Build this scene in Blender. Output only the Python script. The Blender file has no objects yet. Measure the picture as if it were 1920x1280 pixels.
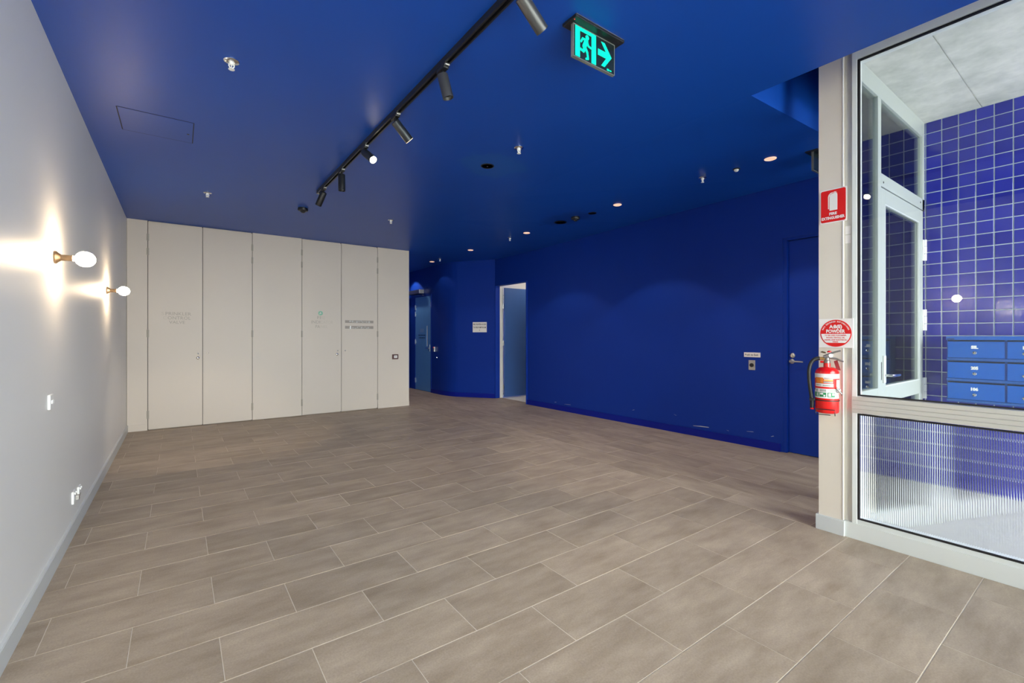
import bpy, bmesh, math, random
from mathutils import Vector, Matrix
random.seed(7)
S = bpy.context.scene
COL = S.collection
PI = math.pi

# ------------------------------------------------------------------ camera, sky, exposure
cam_d = bpy.data.cameras.new('camera'); cam = bpy.data.objects.new('camera', cam_d); COL.objects.link(cam)
cam.location = (0, 0, 1.28)
cam.rotation_euler = (PI/2, 0, -0.630305)
cam_d.sensor_width = 36.0
cam_d.lens = 857.62/1920*36.0
cam_d.shift_y = -10.55/1920
cam_d.clip_start = 0.02
S.camera = cam

SKY = 15.0            # overcast daylight outside
w = bpy.data.worlds.new('overcast_sky'); S.world = w; w.use_nodes = True
nt = w.node_tree; nt.nodes.clear()
wo = nt.nodes.new('ShaderNodeOutputWorld'); bg = nt.nodes.new('ShaderNodeBackground')
bg.inputs[0].default_value = (0.98, 0.98, 0.96, 1); bg.inputs[1].default_value = SKY
nt.links.new(bg.outputs[0], wo.inputs[0])

S.view_settings.view_transform = 'Standard'
S.view_settings.look = 'None'
S.view_settings.gamma = 1.0
S.view_settings.use_curve_mapping = False
S.view_settings.exposure = 0.0
S.cycles.use_denoising = True
S.cycles.max_bounces = 10
S.cycles.diffuse_bounces = 6
S.cycles.transparent_max_bounces = 16
S.cycles.sample_clamp_indirect = 20.0

def portal(name, loc, rot, sx, sy):
    d = bpy.data.lights.new(name, 'AREA'); d.shape = 'RECTANGLE'; d.size = sx; d.size_y = sy
    d.cycles.is_portal = True
    o = bpy.data.objects.new(name, d); o.location = loc; o.rotation_euler = rot; COL.objects.link(o)
portal('portal_shopfront', (1.45, -1.34, 1.42), (PI/2, 0, 0), 4.0, 2.8)
portal('portal_vestibule', (4.35, -2.2, 1.55), (PI/2, 0, 0), 1.8, 3.1)

# ------------------------------------------------------------------ materials
MATS = {}
def _new(name):
    m = bpy.data.materials.new(name); m.use_nodes = True
    n = m.node_tree; b = n.nodes['Principled BSDF']
    return m, n, b
def mat(name, col, rough=0.5, metal=0.0, spec=0.5, noise=0.0, nscale=8.0, bump=0.0, bscale=200.0, emit=None, estr=0.0, rand=0.0, coat=0.0):
    m, n, b = _new(name)
    b.inputs['Base Color'].default_value = (*col, 1)
    b.inputs['Roughness'].default_value = rough
    b.inputs['Metallic'].default_value = metal
    b.inputs['Specular IOR Level'].default_value = spec
    b.inputs['Coat Weight'].default_value = coat
    tc = n.nodes.new('ShaderNodeTexCoord')
    if noise > 0 or rand > 0:
        hsv = n.nodes.new('ShaderNodeHueSaturation'); hsv.inputs['Color'].default_value = (*col, 1)
        val = None
        if noise > 0:
            nz = n.nodes.new('ShaderNodeTexNoise'); nz.inputs['Scale'].default_value = nscale; nz.inputs['Detail'].default_value = 5
            n.links.new(tc.outputs['Object'], nz.inputs['Vector'])
            mr = n.nodes.new('ShaderNodeMapRange'); mr.inputs['To Min'].default_value = 1-noise; mr.inputs['To Max'].default_value = 1+noise
            n.links.new(nz.outputs['Fac'], mr.inputs['Value']); val = mr.outputs[0]
        if rand > 0:
            oi = n.nodes.new('ShaderNodeObjectInfo')
            mr2 = n.nodes.new('ShaderNodeMapRange'); mr2.inputs['To Min'].default_value = 1-rand; mr2.inputs['To Max'].default_value = 1+rand
            n.links.new(oi.outputs['Random'], mr2.inputs['Value'])
            if val is None: val = mr2.outputs[0]
            else:
                mu = n.nodes.new('ShaderNodeMath'); mu.operation = 'MULTIPLY'
                n.links.new(val, mu.inputs[0]); n.links.new(mr2.outputs[0], mu.inputs[1]); val = mu.outputs[0]
        n.links.new(val, hsv.inputs['Value']); n.links.new(hsv.outputs[0], b.inputs['Base Color'])
    if bump > 0:
        nb = n.nodes.new('ShaderNodeTexNoise'); nb.inputs['Scale'].default_value = bscale; nb.inputs['Detail'].default_value = 3
        n.links.new(tc.outputs['Object'], nb.inputs['Vector'])
        bp = n.nodes.new('ShaderNodeBump'); bp.inputs['Strength'].default_value = bump; bp.inputs['Distance'].default_value = 0.01
        n.links.new(nb.outputs['Fac'], bp.inputs['Height']); n.links.new(bp.outputs[0], b.inputs['Normal'])
    if emit:
        b.inputs['Emission Color'].default_value = (*emit, 1); b.inputs['Emission Strength'].default_value = estr
    MATS[name] = m
    return m
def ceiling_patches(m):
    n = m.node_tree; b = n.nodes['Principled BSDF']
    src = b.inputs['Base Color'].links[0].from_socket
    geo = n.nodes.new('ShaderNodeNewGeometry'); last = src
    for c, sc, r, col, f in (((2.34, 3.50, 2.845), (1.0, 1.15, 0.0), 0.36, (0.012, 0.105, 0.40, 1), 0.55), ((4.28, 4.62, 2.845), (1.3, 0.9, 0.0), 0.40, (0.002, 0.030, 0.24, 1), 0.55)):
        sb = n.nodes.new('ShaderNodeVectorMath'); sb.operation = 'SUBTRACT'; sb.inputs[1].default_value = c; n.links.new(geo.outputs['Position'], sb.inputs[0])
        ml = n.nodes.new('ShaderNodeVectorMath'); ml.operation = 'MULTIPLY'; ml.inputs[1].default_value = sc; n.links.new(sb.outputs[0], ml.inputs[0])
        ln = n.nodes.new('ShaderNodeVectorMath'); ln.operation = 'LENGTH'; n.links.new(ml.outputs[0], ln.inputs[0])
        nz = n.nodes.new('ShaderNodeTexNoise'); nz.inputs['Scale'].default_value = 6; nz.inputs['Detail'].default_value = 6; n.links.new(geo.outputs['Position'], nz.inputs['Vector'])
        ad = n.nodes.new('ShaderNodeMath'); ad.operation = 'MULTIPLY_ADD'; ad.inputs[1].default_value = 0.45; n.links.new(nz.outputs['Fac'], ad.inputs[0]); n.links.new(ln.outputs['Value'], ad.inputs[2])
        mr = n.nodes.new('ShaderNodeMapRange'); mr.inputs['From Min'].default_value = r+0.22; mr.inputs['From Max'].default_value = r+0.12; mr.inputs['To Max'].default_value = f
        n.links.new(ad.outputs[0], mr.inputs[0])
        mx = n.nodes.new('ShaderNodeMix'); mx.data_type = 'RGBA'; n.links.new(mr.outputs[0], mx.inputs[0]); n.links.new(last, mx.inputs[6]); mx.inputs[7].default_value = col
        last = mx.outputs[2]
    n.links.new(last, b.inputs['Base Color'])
BLUE = (0.0035, 0.032, 0.29)
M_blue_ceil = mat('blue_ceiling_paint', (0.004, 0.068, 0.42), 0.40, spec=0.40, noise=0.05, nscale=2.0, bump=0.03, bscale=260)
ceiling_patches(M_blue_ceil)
M_blue_wall = mat('blue_wall_paint', BLUE, 0.45, spec=0.20, noise=0.06, nscale=3.0, bump=0.04, bscale=180)
M_blue_skirt = mat('blue_skirting_paint', (0.003, 0.012, 0.26), 0.45, spec=0.2, noise=0.05)
M_blue_door = mat('blue_door_paint', (0.0045, 0.036, 0.32), 0.42, spec=0.22, noise=0.05, bump=0.03)
M_far_door = mat('mid_blue_door_paint', (0.08, 0.25, 0.60), 0.45, noise=0.05, bump=0.02)
M_blue_door_pale = mat('pale_blue_door_paint', (0.035, 0.11, 0.34), 0.45, noise=0.05, bump=0.02)
M_white_wall = mat('white_wall_paint', (0.82, 0.81, 0.79), 0.45, noise=0.02, nscale=2.0, bump=0.02)
M_cream = mat('warm_white_cupboard_paint', (0.62, 0.55, 0.485), 0.42, noise=0.025, nscale=1.5, bump=0.015)
M_skirt = mat('grey_white_skirting', (0.60, 0.62, 0.62), 0.4, noise=0.02)
M_dark_gap = mat('dark_gap', (0.05, 0.045, 0.04), 0.8)
M_pillar = mat('cream_pillar_paint', (0.75, 0.68, 0.59), 0.5, noise=0.03, nscale=4)
M_alu = mat('pale_aluminium', (0.76, 0.79, 0.77), 0.34, metal=0.1, noise=0.02)
M_alu_warm = mat('satin_aluminium', (0.68, 0.66, 0.60), 0.28, metal=0.4, noise=0.02)
M_white_frame = mat('white_frame_dimmed', (0.50, 0.54, 0.50), 0.35, noise=0.02)  # frame colour darkened to offset the strong daylight on the entrance side
M_screen = mat('white_frame_lightened', (0.80, 0.83, 0.80), 0.35, noise=0.02)  # lighter copy of the frame colour, makes up for dimmer room-side light
M_gasket = mat('black_rubber_gasket', (0.012, 0.011, 0.010), 0.5)
M_black = mat('black_metal', (0.012, 0.013, 0.015), 0.38, noise=0.05)
M_charcoal = mat('charcoal_anodised_metal', (0.045, 0.05, 0.055), 0.35, metal=0.6, noise=0.05)
M_track_head_grey = mat('grey_anodised_metal', (0.10, 0.10, 0.10), 0.35, metal=0.6, noise=0.05)
M_chrome = mat('chrome', (0.75, 0.75, 0.76), 0.12, metal=1.0)
M_steel = mat('brushed_steel', (0.62, 0.60, 0.57), 0.3, metal=0.9, noise=0.04)
M_dull_steel = mat('dull_steel', (0.30, 0.28, 0.26), 0.35, metal=0.85, noise=0.1, nscale=30)
M_white_plastic = mat('white_plastic', (0.85, 0.85, 0.84), 0.35)
M_white_metal = mat('white_enamel', (0.9, 0.9, 0.9), 0.3, emit=(1, 1, 1), estr=0.0)
M_hinge = mat('painted_hinge', (0.42, 0.38, 0.33), 0.45, noise=0.04)
M_bronze = mat('bronze_lamp_metal', (0.10, 0.07, 0.045), 0.38, metal=0.7, noise=0.05)
M_red = mat('red_enamel', (0.72, 0.006, 0.006), 0.22, coat=0.5)
M_sign_red = mat('red_sign_print', (0.75, 0.005, 0.004), 0.4)
M_sign_white = mat('white_sign_board', (0.86, 0.82, 0.80), 0.4)
M_black_rubber = mat('black_rubber_hose', (0.015, 0.014, 0.014), 0.45)
M_brass = mat('brass', (0.65, 0.42, 0.14), 0.3, metal=0.9)
M_maroon = mat('maroon_frame', (0.09, 0.03, 0.03), 0.4)
M_letter_taupe = mat('taupe_lettering', (0.40, 0.355, 0.305), 0.5)
M_letter_faded = mat('worn_taupe_lettering', (0.55, 0.49, 0.43), 0.5)
M_letter_dark = mat('dark_lettering', (0.10, 0.08, 0.08), 0.6)
M_letter_white = mat('white_lettering', (0.9, 0.9, 0.9), 0.5)
M_letter_blue = mat('navy_lettering', (0.005, 0.02, 0.12), 0.5)
M_letter_pale = mat('pale_blue_lettering', (0.22, 0.35, 0.62), 0.5)
M_strip = mat('grey_label_strip', (0.33, 0.29, 0.26), 0.5, noise=0.1, nscale=20)
M_residue = mat('pale_adhesive_residue', (0.50, 0.49, 0.47), 0.6, noise=0.15, nscale=40)
M_green = mat('green_print', (0.02, 0.25, 0.09), 0.5)
M_mint = mat('mint_green_sticker', (0.22, 0.50, 0.36), 0.5, noise=0.2, nscale=30)
M_orange = mat('orange_print', (0.80, 0.22, 0.02), 0.5, noise=0.4, nscale=60)
M_yellow = mat('yellow_print', (0.85, 0.50, 0.12), 0.5)
M_grey_print = mat('grey_print', (0.40, 0.42, 0.38), 0.5)
M_mail = mat('blue_mailbox_metal', (0.004, 0.110, 0.50), 0.35, noise=0.03)
M_mail_dark = mat('blue_mailbox_rail', (0.018, 0.10, 0.38), 0.4, noise=0.03)
M_slot = mat('dark_slot', (0.004, 0.008, 0.02), 0.7)
M_grout_tile = mat('pale_tile_grout', (0.62, 0.70, 0.70), 0.7, noise=0.05, nscale=60)
M_inner_white = mat('inner_room_white', (0.75, 0.74, 0.70), 0.6)
M_outer_conc = mat('outdoor_paving', (0.42, 0.41, 0.39), 0.8, noise=0.15, nscale=3)
M_vest_floor = mat('vestibule_concrete_floor', (0.47, 0.47, 0.44), 0.45, noise=0.08, nscale=3)
M_warm_glow = mat('warm_lamp_diffuser', (0.9, 0.8, 0.7), 0.4, emit=(1.0, 0.56, 0.34), estr=0.75)
M_bulb = mat('frosted_lit_bulb', (0.9, 0.9, 0.88), 0.3, emit=(1.0, 0.76, 0.50), estr=130.0)
M_spot_lit = mat('lit_spot_lens', (0.9, 0.9, 0.88), 0.3, emit=(1.0, 0.85, 0.62), estr=40.0)
M_spot_rim = mat('warm_lit_rim', (0.9, 0.8, 0.7), 0.3, emit=(1.0, 0.72, 0.48), estr=2.0)
M_exit_green = mat('lit_exit_green', (0.0, 0.5, 0.35), 0.4, emit=(0.0, 0.92, 0.55), estr=0.62)
M_exit_black = mat('black_acrylic_panel', (0.012, 0.02, 0.022), 0.18, noise=0.1)
M_exit_edge = mat('clear_acrylic_edge', (0.16, 0.17, 0.17), 0.2)
M_led = mat('red_indicator_led', (0.5, 0.02, 0.02), 0.4, emit=(1.0, 0.05, 0.03), estr=1.0)
M_scuff = mat('pale_scuff', (0.55, 0.56, 0.62), 0.7)

# stone floor tile: brown-grey with streaks along the tile, tone varies tile to tile
def floor_tile_mat(name, horiz):
    m, n, b = _new(name)
    tc = n.nodes.new('ShaderNodeTexCoord'); geo = n.nodes.new('ShaderNodeNewGeometry')
    oi = n.nodes.new('ShaderNodeObjectInfo')
    mp = n.nodes.new('ShaderNodeMapping'); mp.inputs['Scale'].default_value = (2.2, 7.0, 1) if horiz else (7.0, 2.2, 1)
    n.links.new(geo.outputs['Position'], mp.inputs['Vector'])
    n1 = n.nodes.new('ShaderNodeTexNoise'); n1.inputs['Scale'].default_value = 1.3; n1.inputs['Detail'].default_value = 7; n1.inputs['Roughness'].default_value = 0.62
    n1.noise_dimensions = '4D'
    mu = n.nodes.new('ShaderNodeMath'); mu.operation = 'MULTIPLY'; mu.inputs[1].default_value = 30
    n.links.new(oi.outputs['Random'], mu.inputs[0]); n.links.new(mu.outputs[0], n1.inputs['W'])
    n.links.new(mp.outputs[0], n1.inputs['Vector'])
    cr = n.nodes.new('ShaderNodeValToRGB')
    cr.color_ramp.elements[0].position = 0.30; cr.color_ramp.elements[0].color = (0.27, 0.207, 0.150, 1)
    cr.color_ramp.elements[1].position = 0.66; cr.color_ramp.elements[1].color = (0.42, 0.340, 0.26, 1)
    n.links.new(n1.outputs['Fac'], cr.inputs[0])
    n2 = n.nodes.new('ShaderNodeTexNoise'); n2.inputs['Scale'].default_value = 130; n2.inputs['Detail'].default_value = 3
    n.links.new(geo.outputs['Position'], n2.inputs['Vector'])
    mr = n.nodes.new('ShaderNodeMapRange'); mr.inputs['From Min'].default_value = 0.3; mr.inputs['From Max'].default_value = 0.7
    mr.inputs['To Min'].default_value = 0.90; mr.inputs['To Max'].default_value = 1.10
    n.links.new(n2.outputs['Fac'], mr.inputs[0])
    mr2 = n.nodes.new('ShaderNodeMapRange'); mr2.inputs['To Min'].default_value = 0.92; mr2.inputs['To Max'].default_value = 1.08
    n.links.new(oi.outputs['Random'], mr2.inputs[0])
    m2 = n.nodes.new('ShaderNodeMath'); m2.operation = 'MULTIPLY'
    n.links.new(mr.outputs[0], m2.inputs[0]); n.links.new(mr2.outputs[0], m2.inputs[1])
    hs = n.nodes.new('ShaderNodeHueSaturation'); n.links.new(cr.outputs[0], hs.inputs['Color']); n.links.new(m2.outputs[0], hs.inputs['Value'])
    n.links.new(hs.outputs[0], b.inputs['Base Color'])
    b.inputs['Roughness'].default_value = 0.5
    b.inputs['Specular IOR Level'].default_value = 0.4
    bp = n.nodes.new('ShaderNodeBump'); bp.inputs['Strength'].default_value = 0.12; bp.inputs['Distance'].default_value = 0.004
    n.links.new(n2.outputs['Fac'], bp.inputs['Height']); n.links.new(bp.outputs[0], b.inputs['Normal'])
    return m
M_tile_x = floor_tile_mat('stone_floor_tile', True)
M_tile_y = floor_tile_mat('stone_floor_tile_turned', False)
M_floor_grout = mat('pale_floor_grout', (0.60, 0.53, 0.45), 0.75, noise=0.12, nscale=12)

# glazed wall tile
def glazed(name):
    m, n, b = _new(name)
    oi = n.nodes.new('ShaderNodeObjectInfo'); geo = n.nodes.new('ShaderNodeNewGeometry')
    cr = n.nodes.new('ShaderNodeValToRGB')
    cr.color_ramp.elements[0].color = (0.020, 0.022, 0.27, 1); cr.color_ramp.elements[1].color = (0.032, 0.036, 0.36, 1)
    n.links.new(oi.outputs['Random'], cr.inputs[0]); n.links.new(cr.outputs[0], b.inputs['Base Color'])
    b.inputs['Roughness'].default_value = 0.08
    nz = n.nodes.new('ShaderNodeTexNoise'); nz.inputs['Scale'].default_value = 45; nz.inputs['Detail'].default_value = 1.5
    n.links.new(geo.outputs['Position'], nz.inputs['Vector'])
    bp = n.nodes.new('ShaderNodeBump'); bp.inputs['Strength'].default_value = 0.10; bp.inputs['Distance'].default_value = 0.004
    n.links.new(nz.outputs['Fac'], bp.inputs['Height']); n.links.new(bp.outputs[0], b.inputs['Normal'])
    return m
M_glazed = glazed('glazed_indigo_tile')

# board-marked concrete soffit
def concrete():
    m, n, b = _new('concrete_soffit')
    geo = n.nodes.new('ShaderNodeNewGeometry')
    n1 = n.nodes.new('ShaderNodeTexNoise'); n1.inputs['Scale'].default_value = 3.2; n1.inputs['Detail'].default_value = 10; n1.inputs['Roughness'].default_value = 0.72
    n.links.new(geo.outputs['Position'], n1.inputs['Vector'])
    cr = n.nodes.new('ShaderNodeValToRGB')
    cr.color_ramp.elements[0].position = 0.32; cr.color_ramp.elements[0].color = (0.56, 0.58, 0.52, 1)
    cr.color_ramp.elements[1].position = 0.68; cr.color_ramp.elements[1].color = (0.90, 0.88, 0.81, 1)
    n.links.new(n1.outputs['Fac'], cr.inputs[0]); n.links.new(cr.outputs[0], b.inputs['Base Color'])
    b.inputs['Roughness'].default_value = 0.85
    bp = n.nodes.new('ShaderNodeBump'); bp.inputs['Strength'].default_value = 0.25; bp.inputs['Distance'].default_value = 0.01
    n.links.new(n1.outputs['Fac'], bp.inputs['Height']); n.links.new(bp.outputs[0], b.inputs['Normal'])
    return m
M_conc = concrete()

# clear window glass: fresnel mix of see-through and mirror (works with lamps and sky alike)
def clear_glass(name, tint):
    m = bpy.data.materials.new(name); m.use_nodes = True; n = m.node_tree; n.nodes.clear()
    out = n.nodes.new('ShaderNodeOutputMaterial'); mix = n.nodes.new('ShaderNodeMixShader')
    tr = n.nodes.new('ShaderNodeBsdfTransparent'); tr.inputs[0].default_value = (*tint, 1)
    gl = n.nodes.new('ShaderNodeBsdfGlossy'); gl.inputs['Roughness'].default_value = 0.0
    fr = n.nodes.new('ShaderNodeFresnel'); fr.inputs[0].default_value = 1.5
    n.links.new(fr.outputs[0], mix.inputs[0]); n.links.new(tr.outputs[0], mix.inputs[1]); n.links.new(gl.outputs[0], mix.inputs[2])
    n.links.new(mix.outputs[0], out.inputs[0])
    return m
M_glass = clear_glass('clear_window_glass', (0.93, 0.97, 0.96))
def flute_glass():
    m, n, b = _new('fluted_glass')
    b.inputs['Base Color'].default_value = (0.92, 0.97, 1.0, 1)
    b.inputs['Roughness'].default_value = 0.015
    b.inputs['Transmission Weight'].default_value = 1.0
    b.inputs['IOR'].default_value = 1.5
    return m
M_flute = flute_glass()

# ------------------------------------------------------------------ mesh helpers
class MB:
    def __init__(s): s.bm = bmesh.new()
    def box(s, x0, x1, y0, y1, z0, z1, bev=0.0):
        vs = [s.bm.verts.new(p) for p in ((x0,y0,z0),(x1,y0,z0),(x1,y1,z0),(x0,y1,z0),(x0,y0,z1),(x1,y0,z1),(x1,y1,z1),(x0,y1,z1))]
        fs = [s.bm.faces.new([vs[i] for i in f]) for f in ((3,2,1,0),(4,5,6,7),(0,1,5,4),(1,2,6,5),(2,3,7,6),(3,0,4,7))]
        if bev > 0:
            es = list({e for f in fs for e in f.edges})
            bmesh.ops.bevel(s.bm, geom=es, offset=bev, segments=2, affect='EDGES', profile=0.5)
        return s
    def prism(s, pts, z0, z1):          # polygon in xy, extruded in z; z1 may be a list per vertex
        n = len(pts)
        a = [s.bm.verts.new((p[0], p[1], z0[i] if isinstance(z0, (list, tuple)) else z0)) for i, p in enumerate(pts)]
        b = [s.bm.verts.new((p[0], p[1], z1[i] if isinstance(z1, (list, tuple)) else z1)) for i, p in enumerate(pts)]
        s.bm.faces.new(a[::-1]); s.bm.faces.new(b)
        for i in range(n):
            s.bm.faces.new((a[i], a[(i+1) % n], b[(i+1) % n], b[i]))
        return s
    def plate(s, pts, y0, y1):          # polygon in xz, extruded in y
        n = len(pts)
        a = [s.bm.verts.new((p[0], y0, p[1])) for p in pts]; b = [s.bm.verts.new((p[0], y1, p[1])) for p in pts]
        s.bm.faces.new(a); s.bm.faces.new(b[::-1])
        for i in range(n): s.bm.faces.new((a[(i+1) % n], a[i], b[i], b[(i+1) % n]))
        return s
    def disc(s, c, r, y0, y1, seg=24, rz=None):
        rz = rz or r
        return s.plate([(c[0]+r*math.cos(2*PI*i/seg), c[1]+rz*math.sin(2*PI*i/seg)) for i in range(seg)], y0, y1)
    def lathe(s, prof, mtx=None, seg=24):     # prof: (radius, height) along local z
        mtx = mtx or Matrix.Identity(4)
        rings = []
        for r, h in prof:
            if r < 1e-6: rings.append([s.bm.verts.new(mtx @ Vector((0, 0, h)))])
            else: rings.append([s.bm.verts.new(mtx @ Vector((r*math.cos(2*PI*i/seg), r*math.sin(2*PI*i/seg), h))) for i in range(seg)])
        for a, b in zip(rings, rings[1:]):
            for i in range(seg):
                j = (i+1) % seg
                if len(a) == 1 and len(b) == 1: continue
                if len(a) == 1: s.bm.faces.new((a[0], b[j], b[i]))
                elif len(b) == 1: s.bm.faces.new((a[i], a[j], b[0]))
                else: s.bm.faces.new((a[i], a[j], b[j], b[i]))
        if len(rings[0]) > 1: s.bm.faces.new(rings[0][::-1])
        if len(rings[-1]) > 1: s.bm.faces.new(rings[-1])
        return s
    def tube(s, pts, r, seg=10):
        pts = [Vector(p) for p in pts]; rings = []; up = None
        for i, p in enumerate(pts):
            d = (pts[min(i+1, len(pts)-1)] - pts[max(i-1, 0)]).normalized()
            if up is None: up = d.orthogonal().normalized()
            up = (up - d*up.dot(d)).normalized(); sd = d.cross(up)
            rr = r[i] if isinstance(r, (list, tuple)) else r
            rings.append([s.bm.verts.new(p + rr*(math.cos(2*PI*k/seg)*up + math.sin(2*PI*k/seg)*sd)) for k in range(seg)])
        for a, b in zip(rings, rings[1:]):
            for k in range(seg): s.bm.faces.new((a[k], a[(k+1) % seg], b[(k+1) % seg], b[k]))
        s.bm.faces.new(rings[0][::-1]); s.bm.faces.new(rings[-1])
        return s
    def stroke(s, p, q, wd, y0, y1):    # rounded bar in xz
        p = Vector(p); q = Vector(q); a = math.atan2(q[1]-p[1], q[0]-p[0]); r = wd/2; pts = []
        for k in range(7): t = a - PI/2 + PI*k/6; pts.append((q[0]+r*math.cos(t), q[1]+r*math.sin(t)))
        for k in range(7): t = a + PI/2 + PI*k/6; pts.append((p[0]+r*math.cos(t), p[1]+r*math.sin(t)))
        return s.plate(pts, y0, y1)
    def arcband(s, r, t, a0, a1, z0, z1, seg=10):   # piece of a cylinder shell, angle measured so that 0 faces -y
        for rr in (0,):
            P = []
            for k in range(seg+1):
                a = a0 + (a1-a0)*k/seg; sx, sy = math.sin(a), -math.cos(a)
                P.append([s.bm.verts.new((R*sx, R*sy, z)) for R, z in ((r, z0), (r+t, z0), (r+t, z1), (r, z1))])
            for A, B in zip(P, P[1:]):
                for i in range(4): s.bm.faces.new((A[i], A[(i+1) % 4], B[(i+1) % 4], B[i]))
            s.bm.faces.new(P[0]); s.bm.faces.new(P[-1][::-1])
        return s
    def mesh(s, name, m, smooth=False):
        bmesh.ops.recalc_face_normals(s.bm, faces=s.bm.faces[:])
        me = bpy.data.meshes.new(name); s.bm.to_mesh(me); s.bm.free()
        for mm in (m if isinstance(m, (list, tuple)) else [m]): me.materials.append(mm)
        if smooth:
            me.shade_smooth()
            try: me.set_sharp_from_angle(angle=math.radians(smooth if smooth is not True else 40))
            except Exception: pass
        return me
    def build(s, name, m, parent=None, smooth=False, loc=(0, 0, 0)):
        return link(name, s.mesh(name, m, smooth), parent, loc)
def link(name, me, parent=None, loc=(0, 0, 0), rot=(0, 0, 0)):
    o = bpy.data.objects.new(name, me); COL.objects.link(o); o.location = loc; o.rotation_euler = rot
    if parent is not None: o.parent = parent
    return o
def tag(o, label, cat, group=None, kind=None):
    o['label'] = label; o['category'] = cat
    if group: o['group'] = group
    if kind: o['kind'] = kind
    return o
def thing(name, label, cat, loc=(0, 0, 0), rz=0.0, group=None, kind=None):
    o = bpy.data.objects.new(name, None); COL.objects.link(o); o.location = loc; o.rotation_euler = (0, 0, rz)
    o.empty_display_size = 0.05
    return tag(o, label, cat, group, kind)
RIGHT, LEFT, FAR = -PI/2, PI/2, 0.0      # local x = right along the wall, local -y = out of the wall

def copy_tree(src, loc, rz=None, label=None):
    r = src.copy(); COL.objects.link(r); r.location = loc
    if rz is not None: r.rotation_euler = (0, 0, rz)
    if label: r['label'] = label
    for ch in list(src.children):
        c = ch.copy(); COL.objects.link(c); c.parent = r
        for g in list(ch.children):
            d = g.copy(); COL.objects.link(d); d.parent = c
    return r

def text_pts(txt, size, bold=0.0, space=1.0, align='CENTER'):
    cu = bpy.data.curves.new('lettering_curve', 'FONT'); cu.body = txt; cu.size = size; cu.align_x = align; cu.align_y = 'CENTER'
    cu.offset = bold; cu.space_character = space; cu.extrude = 0.0; cu.resolution_u = 2
    o = bpy.data.objects.new('lettering_tmp', cu); COL.objects.link(o)
    dg = bpy.context.evaluated_depsgraph_get()
    me = bpy.data.meshes.new_from_object(o.evaluated_get(dg))
    bpy.data.objects.remove(o); bpy.data.curves.remove(cu)
    return me
def lettering(lines, m, parent, y=-0.003, name='lettering'):
    """lines: (text, x, z, height, bold, width or None, angle) -> one flat mesh facing local -y"""
    if name == 'lettering' and len(lines) > 1:
        for L in lines: lettering([L], m, parent, y, 'lettering')
        return
    bm = bmesh.new()
    for L in lines:
        txt, x, z, h, bold, width = L[:6]; ang = L[6] if len(L) > 6 else 0.0
        me = text_pts(txt, h/0.7, bold)
        xs = [v.co.x for v in me.vertices]; ys = [v.co.y for v in me.vertices]
        if not xs: continue
        cx, cy = (min(xs)+max(xs))/2, (min(ys)+max(ys))/2
        sc = (width/(max(xs)-min(xs))) if width else 1.0
        ca, sa = math.cos(ang), math.sin(ang); mp = []
        for v in me.vertices:
            a, b = (v.co.x-cx)*sc, v.co.y-cy
            mp.append(bm.verts.new((x+a*ca-b*sa, y, z+a*sa+b*ca)))
        for p in me.polygons:
            try: bm.faces.new([mp[i] for i in p.vertices])
            except ValueError: pass
        bpy.data.meshes.remove(me)
    me = bpy.data.meshes.new(name); bm.to_mesh(me); bm.free(); me.materials.append(m)
    return link(name, me, parent)

# ------------------------------------------------------------------ key dimensions (metres)
XL = -0.555          # left wall face
YF = 7.92            # cupboard front face
ZC = 2.845           # ceiling
XJ = 3.443           # floor control joint / pillar face
XT = 5.25            # tiled wall face
YE = 1.12            # entrance door plane
ZS = 3.13            # concrete soffit outside
XR, YR = 3.017, 1.49 # ceiling recess corner
def wall_x(y): return 5.375 - 0.0212*(y-2.3)          # long blue wall
def wall_top(y):
    for (a, za), (b, zb) in zip(((0.5, 2.95), (1.9, 2.94), (4.2, 2.905), (5.5, 2.872), (7.0, 2.85)), ((1.9, 2.94), (4.2, 2.905), (5.5, 2.872), (7.0, 2.85), (12.0, 2.845))):
        if y <= b: return za+(zb-za)*(y-a)/(b-a)
    return 2.845
def ceil_z(x, y):
    if x <= XR: return ZC
    t = min(1.0, (x-XR)/(wall_x(min(y, 7.8))-XR))
    return ZC + t*(wall_top(y)-ZC)

# ------------------------------------------------------------------ floor
slab = MB(); slab.prism([(-0.75, -1.3), (XJ+0.1, -1.3), (XJ+0.1, YE), (6.0, YE), (6.0, 10.9), (-0.75, 10.9)], -0.12, -0.0015)
floor = tag(slab.build('floor', M_floor_grout), 'brown grey stone tile floor with pale joints', 'floor', kind='structure')
P = 0.3029; Lt = 0.6058; J = 0.0016
def tile_mesh(x0, x1, y0, y1, m):
    b = MB(); cx, cy = (x0+x1)/2, (y0+y1)/2; hx, hy = (x1-x0)/2-J, (y1-y0)/2-J; c = 0.0012
    lo = [b.bm.verts.new(p) for p in ((-hx, -hy, -0.006), (hx, -hy, -0.006), (hx, hy, -0.006), (-hx, hy, -0.006))]
    mi = [b.bm.verts.new(p) for p in ((-hx, -hy, -c), (hx, -hy, -c), (hx, hy, -c), (-hx, hy, -c))]
    hi = [b.bm.verts.new(p) for p in ((-hx+c, -hy+c, 0), (hx-c, -hy+c, 0), (hx-c, hy-c, 0), (-hx+c, hy-c, 0))]
    for A, B in ((lo, mi), (mi, hi)):
        for i in range(4): b.bm.faces.new((A[i], A[(i+1) % 4], B[(i+1) % 4], B[i]))
    b.bm.faces.new(hi)
    return b.mesh('floor_tile', m), (cx, cy)
CACHE = {}
near_tiles = []; rest = []
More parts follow.
